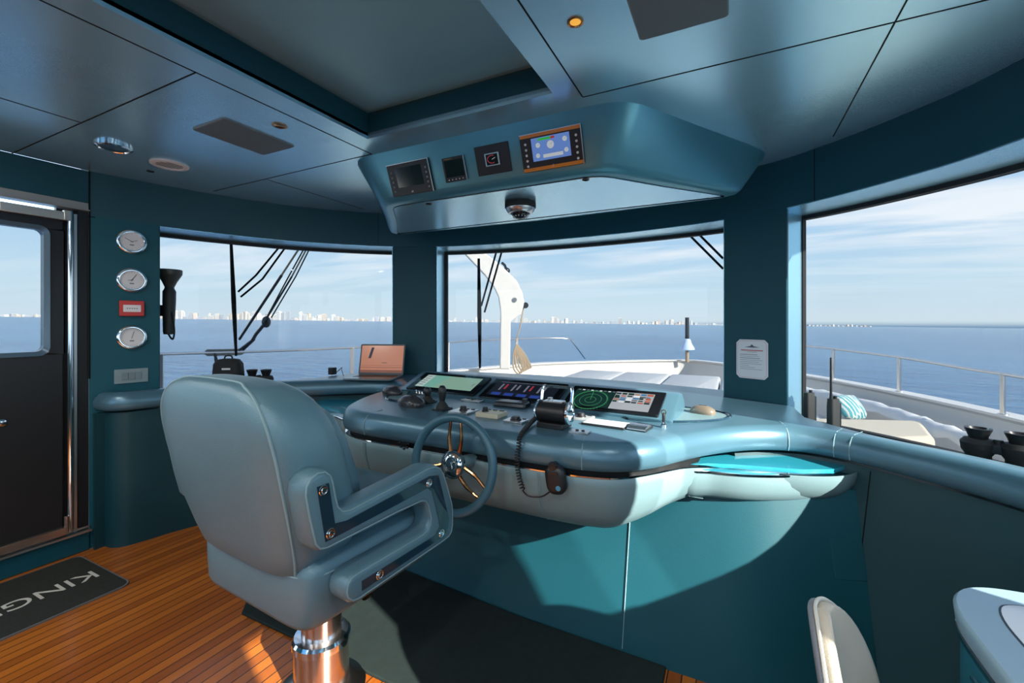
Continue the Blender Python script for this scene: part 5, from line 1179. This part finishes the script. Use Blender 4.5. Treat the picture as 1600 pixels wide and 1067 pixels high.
# crane
def crane():
    d_ = 9.6; pts = [(717, 388), (746, 388), (770, 405), (793, 425), (808, 440), (816, 457), (819, 472), (815, 490), (806, 497), (798, 503), (797, 576), (781, 576), (782, 487), (779, 465), (771, 448), (757, 430), (738, 410)]
    pts = [(650, 330), (672, 322)] + pts[1:] + [(717, 388)]
    o = atd(800, 576, d_); T = frame(o, RT, -FW); s_ = d_ / F_PX
    t = thing('deck_crane', 'white curved deck crane rising from the port foredeck', 'crane', (o.x, o.y, -.42))
    b = B(); b.prism([((x - 800) * s_, (576 - y) * s_) for x, y in pts], -.14, .14, T); b.build('arm', WHITE, t, bevel=.03, seg=3, smooth=50)
    o2 = atd(789, 576, d_); b = B(); b.lathe([(.16, -.5), (.16, .2), (.12, .25)], Matrix.Translation((o2.x, o2.y, 0)), 20); b.build('foot', WHITE, t)
    p = atd(821, 477, d_) ; b = B(); b.cyl(p - FW * .05, p + FW * .05, .065, 16); b.build('sheave', DARKMET, t)
    p = atd(804, 469, d_) - FW * .14; b = B(); b.cyl(p, p - FW * .02, .05, 16); b.build('pivot_cap', STEEL, t)
    p = atd(792, 423, d_); b = B(); b.tube([p, p + V((-.05, 0, .12)), p + V((-.12, 0, .18))], .03, 8); b.sph(tuple(p), .07); b.build('fitting', DARKMET, t)
    q = [atd(818, 480, d_), atd(813, 510, d_), atd(806, 535, d_)]
    tt = thing('hanging_line', 'tan rope coil hanging from the crane tip', 'rope', tuple(q[-1]))
    b = B(); b.tube(q, .014, 6); b.build('fall', ROPE, tt)
    b = B()
    for k in range(6):
        ox = (k - 2.5) * .06; b.tube(catmull([atd(807, 538, d_), atd(808, 552, d_) + RT * ox * .5, atd(813, 574 - k, d_) + RT * ox, atd(819, 584 - 2 * k, d_) + RT * ox * .8, atd(821, 572, d_) + RT * (ox * .6 + .03), atd(815, 552, d_) + RT * ox * .4, atd(808, 538, d_)], 5), .017, 6)
    b.build('coil', ROPE, tt)
crane()

# wipers outside the glass
def glass_pt(px, py, off=.34):
    d = ray(px, py); best = None; Q = [WALL[i] + WN[i] * off for i in range(len(WALL))]
    for i in range(len(Q) - 1):
        a, c = Q[i], Q[i + 1]; e = c - a; den = d.x * e.y - d.y * e.x
        if abs(den) < 1e-9: continue
        t_ = (a.x * e.y - a.y * e.x) / den; u = (a.x * d.y - a.y * d.x) / den
        if t_ > 0 and -.001 <= u <= 1.001: best = t_
    return EYE + d * best
def wiper(blade, arms, label):
    a, c = glass_pt(*blade[0]), glass_pt(*blade[1]); t = thing('windscreen_wiper', label, 'wiper', tuple(c))
    if blade[0] != blade[1]:
        b = B(); b.tube([a, a.lerp(c, .25), a.lerp(c, .5), a.lerp(c, .75), c], [.012, .016, .02, .016, .010], 6); b.build('blade', RUBBER, t)
    for am in arms:
        b = B(); b.tube([glass_pt(x, y, .37) for x, y in am], .009, 6); b.build('arm', BLACK, t)
wiper([(361, 378), (369, 556)], [[(438, 384), (400, 430), (372, 456)], [(447, 385), (410, 436), (376, 464)]], 'black wiper hanging across the port forward window')
wiper([(748, 404), (750, 575)], [[(777, 388), (752, 478)], [(786, 386), (757, 488)]], 'black wiper on the centre windscreen near the crane')
wiper([(1127, 412), (1127, 412)], [[(1062, 352), (1130, 420)], [(1076, 350), (1130, 404)]], 'pair of wiper arms at the upper right of the centre windscreen')
# mooring lines from the port rail up out of view
t = thing('lashing_lines', 'dark and tan lines stretched above the port rail in the left window', 'rope', tuple(atd(372, 548, 5.2)))
b = B(); b.tube([atd(478, 372, 5.0), atd(440, 430, 5.1)], .011, 6, 1); b.tube([atd(440, 430, 5.1), atd(374, 530, 5.4)], .016, 6, 0)
b.tube([atd(488, 372, 5.0), atd(456, 432, 5.1)], .009, 6, 1); b.tube([atd(456, 432, 5.1), atd(417, 497, 5.3)], .011, 6, 0); b.tube([atd(484, 372, 5.0), atd(451, 432, 5.1), atd(415, 499, 5.3)], .008, 6, 0); b.tube([atd(492, 372, 5.0), atd(462, 432, 5.1), atd(424, 496, 5.3)], .008, 6, 0)
b.build('line', [DARKMET, ROPE], t)
b = B(); q = atd(416, 503, 5.3); b.sph(tuple(q), (.05, .05, .07)); b.tube([q, atd(400, 522, 5.35), atd(394, 532, 5.4)], .02, 6); b.tube([atd(394, 532, 5.4), atd(374, 547, 5.45)], .016, 6); b.tube([atd(398, 530, 5.4), atd(380, 547, 5.45)], .012, 6); b.build('turnbuckle', DARKMET, t)

# starboard side deck: seat base, mattress, pillow, folded cloth
m0 = [atz(x, y, .22) for x, y in ((1250, 648), (1462, 664), (1462, 690), (1250, 676))]
b = B(); yv = [(1.0, 5.0), (2.35, 3.95), (2.72, 4.3), (1.55, 6.4), (1.0, 6.4)]
c0, c1, c2, c3 = atz(1262, 652, .2), atz(1440, 656, .2), atz(1462, 682, .2), atz(1268, 690, .2)
q = [(c0.x, c0.y), (c1.x, c1.y), (c2.x, c2.y), (c3.x, c3.y)]
b.prism(q, -.42, -.02); tag(b.build('deck_seat_base', WHITE, bevel=.03), 'white moulded base under the cream deck mattress', 'deck base', kind='structure')
b = B(); b.prism(q, -.02, .2); tag(b.build('deck_mattress', BEIGECUSH, bevel=.06, seg=4), 'long cream mattress on the starboard side deck', 'mattress')
pc = atz(1346, 652, .2); pc = pc + V((-.10, .10, .10)); t = B(); T = Matrix.Translation(pc) @ Matrix.Rotation(.6, 4, 'Z') @ Matrix.Rotation(.9, 4, 'X')
t.loft([[T @ p for p in sell(0, 0, hx, hx, z, 3.5, 24)] for z, hx in ((-.07, .04), (-.058, .11), (-.03, .165), (0, .175), (.03, .165), (.058, .11), (.07, .04))]); tag(t.build('throw_pillow', CHECK, smooth=70), 'turquoise checked throw pillow leaning on the deck mattress', 'pillow')
cl = [atz(x, y, .12) for x, y in ((1262, 607), (1330, 620), (1400, 640), (1470, 664), (1530, 684))]
b = B(); rings = []
for i, p in enumerate(catmull(cl, 5)):
    w_ = .15 + .03 * math.sin(i * 1.7); rings.append([p + V((.8, .45, 0)).normalized() * (w_ * c_) + V((0, 0, h_ + .02 * math.sin(i * 2.3 + j))) for j, (c_, h_) in enumerate(((-1, -.10), (-.9, -.03), (-.3, .02), (.3, .01), (.9, -.03), (1, -.10)))])
b.loft(rings); tag(b.build('deck_towel', mat('white towelling', (.60, .62, .63), .9, bump=(40, .6)), smooth=70), 'rumpled white cloth lying along the starboard bulwark', 'cloth')

# ------------------------------------------------------------------ sea and far shore (the yacht heels slightly)
HEEL = math.radians(.72)
UPV = (V((0, 0, 1)) * math.cos(HEEL) + RT * math.sin(HEEL)).normalized()
def sea_pt(p):                                 # drop a plan point onto the heeled sea plane 6 m below the eye's deck
    return V((p.x, p.y, -6 - (p.x * UPV.x + p.y * UPV.y) / UPV.z))
b = B(); n = 48; rr = (2, 40, 120, 400, 1500, 6000, 25000); rings = [[sea_pt(V((math.cos(2 * PI * k / n) * r + XC, math.sin(2 * PI * k / n) * r, 0))) for k in range(n)] for r in rr]
b.loft(rings, 0, False, False); so = b.build('sea', SEA); tag(so, 'calm blue sea reaching to the horizon', 'sea', kind='stuff')
TOWERS = [mat('pale tower facade', (.60, .56, .50), .7), mat('white tower facade', (.68, .66, .62), .7), mat('grey tower facade', (.42, .44, .47), .7), mat('tan tower facade', (.62, .52, .42), .7)]
GLZ = mat('tower window bands', (.30, .36, .42), .4)
proto = []
for k in range(6):
    b = B(); w_, h_ = (1, .8, 1.2, .9, 1.1, 1.0)[k], 1.0; b.box((0, 0, .5), (w_, .8, 1)); b.box((0.1 * w_, 0, 1.02), (w_ * .4, .4, .06))
    for j in range(5): b.box((0, -.401, .12 + j * .18), (w_ * .86, .01, .06), m=1)
    o = b.build('tower_block', [TOWERS[k % 4], GLZ], local=True); proto.append(o)
r_ = random.Random(11)
used = set()
def tower(px, hpx, wpx, label, group, D):
    k = r_.randrange(6); o = proto[k] if k not in used else proto[k].copy()
    if k in used: COL.objects.link(o)
    used.add(k)
    p = EYE + ray(px, HZ) * D; q = sea_pt(p); s_ = D / F_PX
    o.location = q - V((0, 0, .5 * s_)); o.scale = (wpx * s_, wpx * s_ * .8, (hpx + .6) * s_); o.rotation_euler = (0, 0, YAW + r_.uniform(-.4, .4))
    tag(o, label, 'building', group)
x = 254
while x < 610:
    u = (x - 254) / 356; hh = r_.choice((4, 6, 8, 10, 12, 14)) * (1 - .45 * u * u) * (1.1 if 380 < x < 520 else .9)
    tower(x, max(2.5, hh), r_.uniform(3.5, 8), 'pale high-rise on the far shore through the left window', 'far shore high-rises through the left window', 3000); x += r_.uniform(3.5, 8.5)
x = 704
while x < 1120:
    u = abs(x - 900) / 220; hh = r_.choice((2, 3, 4, 5, 7, 9)) * (1.05 - .5 * u * u)
    if r_.random() < .9: tower(x, max(1.2, hh), r_.uniform(2.5, 6), 'tiny pale high-rise on the far shore through the centre windscreen', 'far shore high-rises through the centre windscreen', 5000)
    x += r_.uniform(4, 8)
x = 1264
while x < 1360:
    tower(x, r_.uniform(1, 3.5), r_.uniform(2, 3.5), 'hazy tiny high-rise on the horizon right of the notice pillar', 'far shore high-rises through the right window', 8000); x += r_.uniform(5, 9)
x = 2
while x < 82:
    tower(x, r_.uniform(2, 5), r_.uniform(3, 7), 'small pale building on the far shore through the door window', 'far shore buildings through the door window', 3000); x += r_.uniform(4, 8)
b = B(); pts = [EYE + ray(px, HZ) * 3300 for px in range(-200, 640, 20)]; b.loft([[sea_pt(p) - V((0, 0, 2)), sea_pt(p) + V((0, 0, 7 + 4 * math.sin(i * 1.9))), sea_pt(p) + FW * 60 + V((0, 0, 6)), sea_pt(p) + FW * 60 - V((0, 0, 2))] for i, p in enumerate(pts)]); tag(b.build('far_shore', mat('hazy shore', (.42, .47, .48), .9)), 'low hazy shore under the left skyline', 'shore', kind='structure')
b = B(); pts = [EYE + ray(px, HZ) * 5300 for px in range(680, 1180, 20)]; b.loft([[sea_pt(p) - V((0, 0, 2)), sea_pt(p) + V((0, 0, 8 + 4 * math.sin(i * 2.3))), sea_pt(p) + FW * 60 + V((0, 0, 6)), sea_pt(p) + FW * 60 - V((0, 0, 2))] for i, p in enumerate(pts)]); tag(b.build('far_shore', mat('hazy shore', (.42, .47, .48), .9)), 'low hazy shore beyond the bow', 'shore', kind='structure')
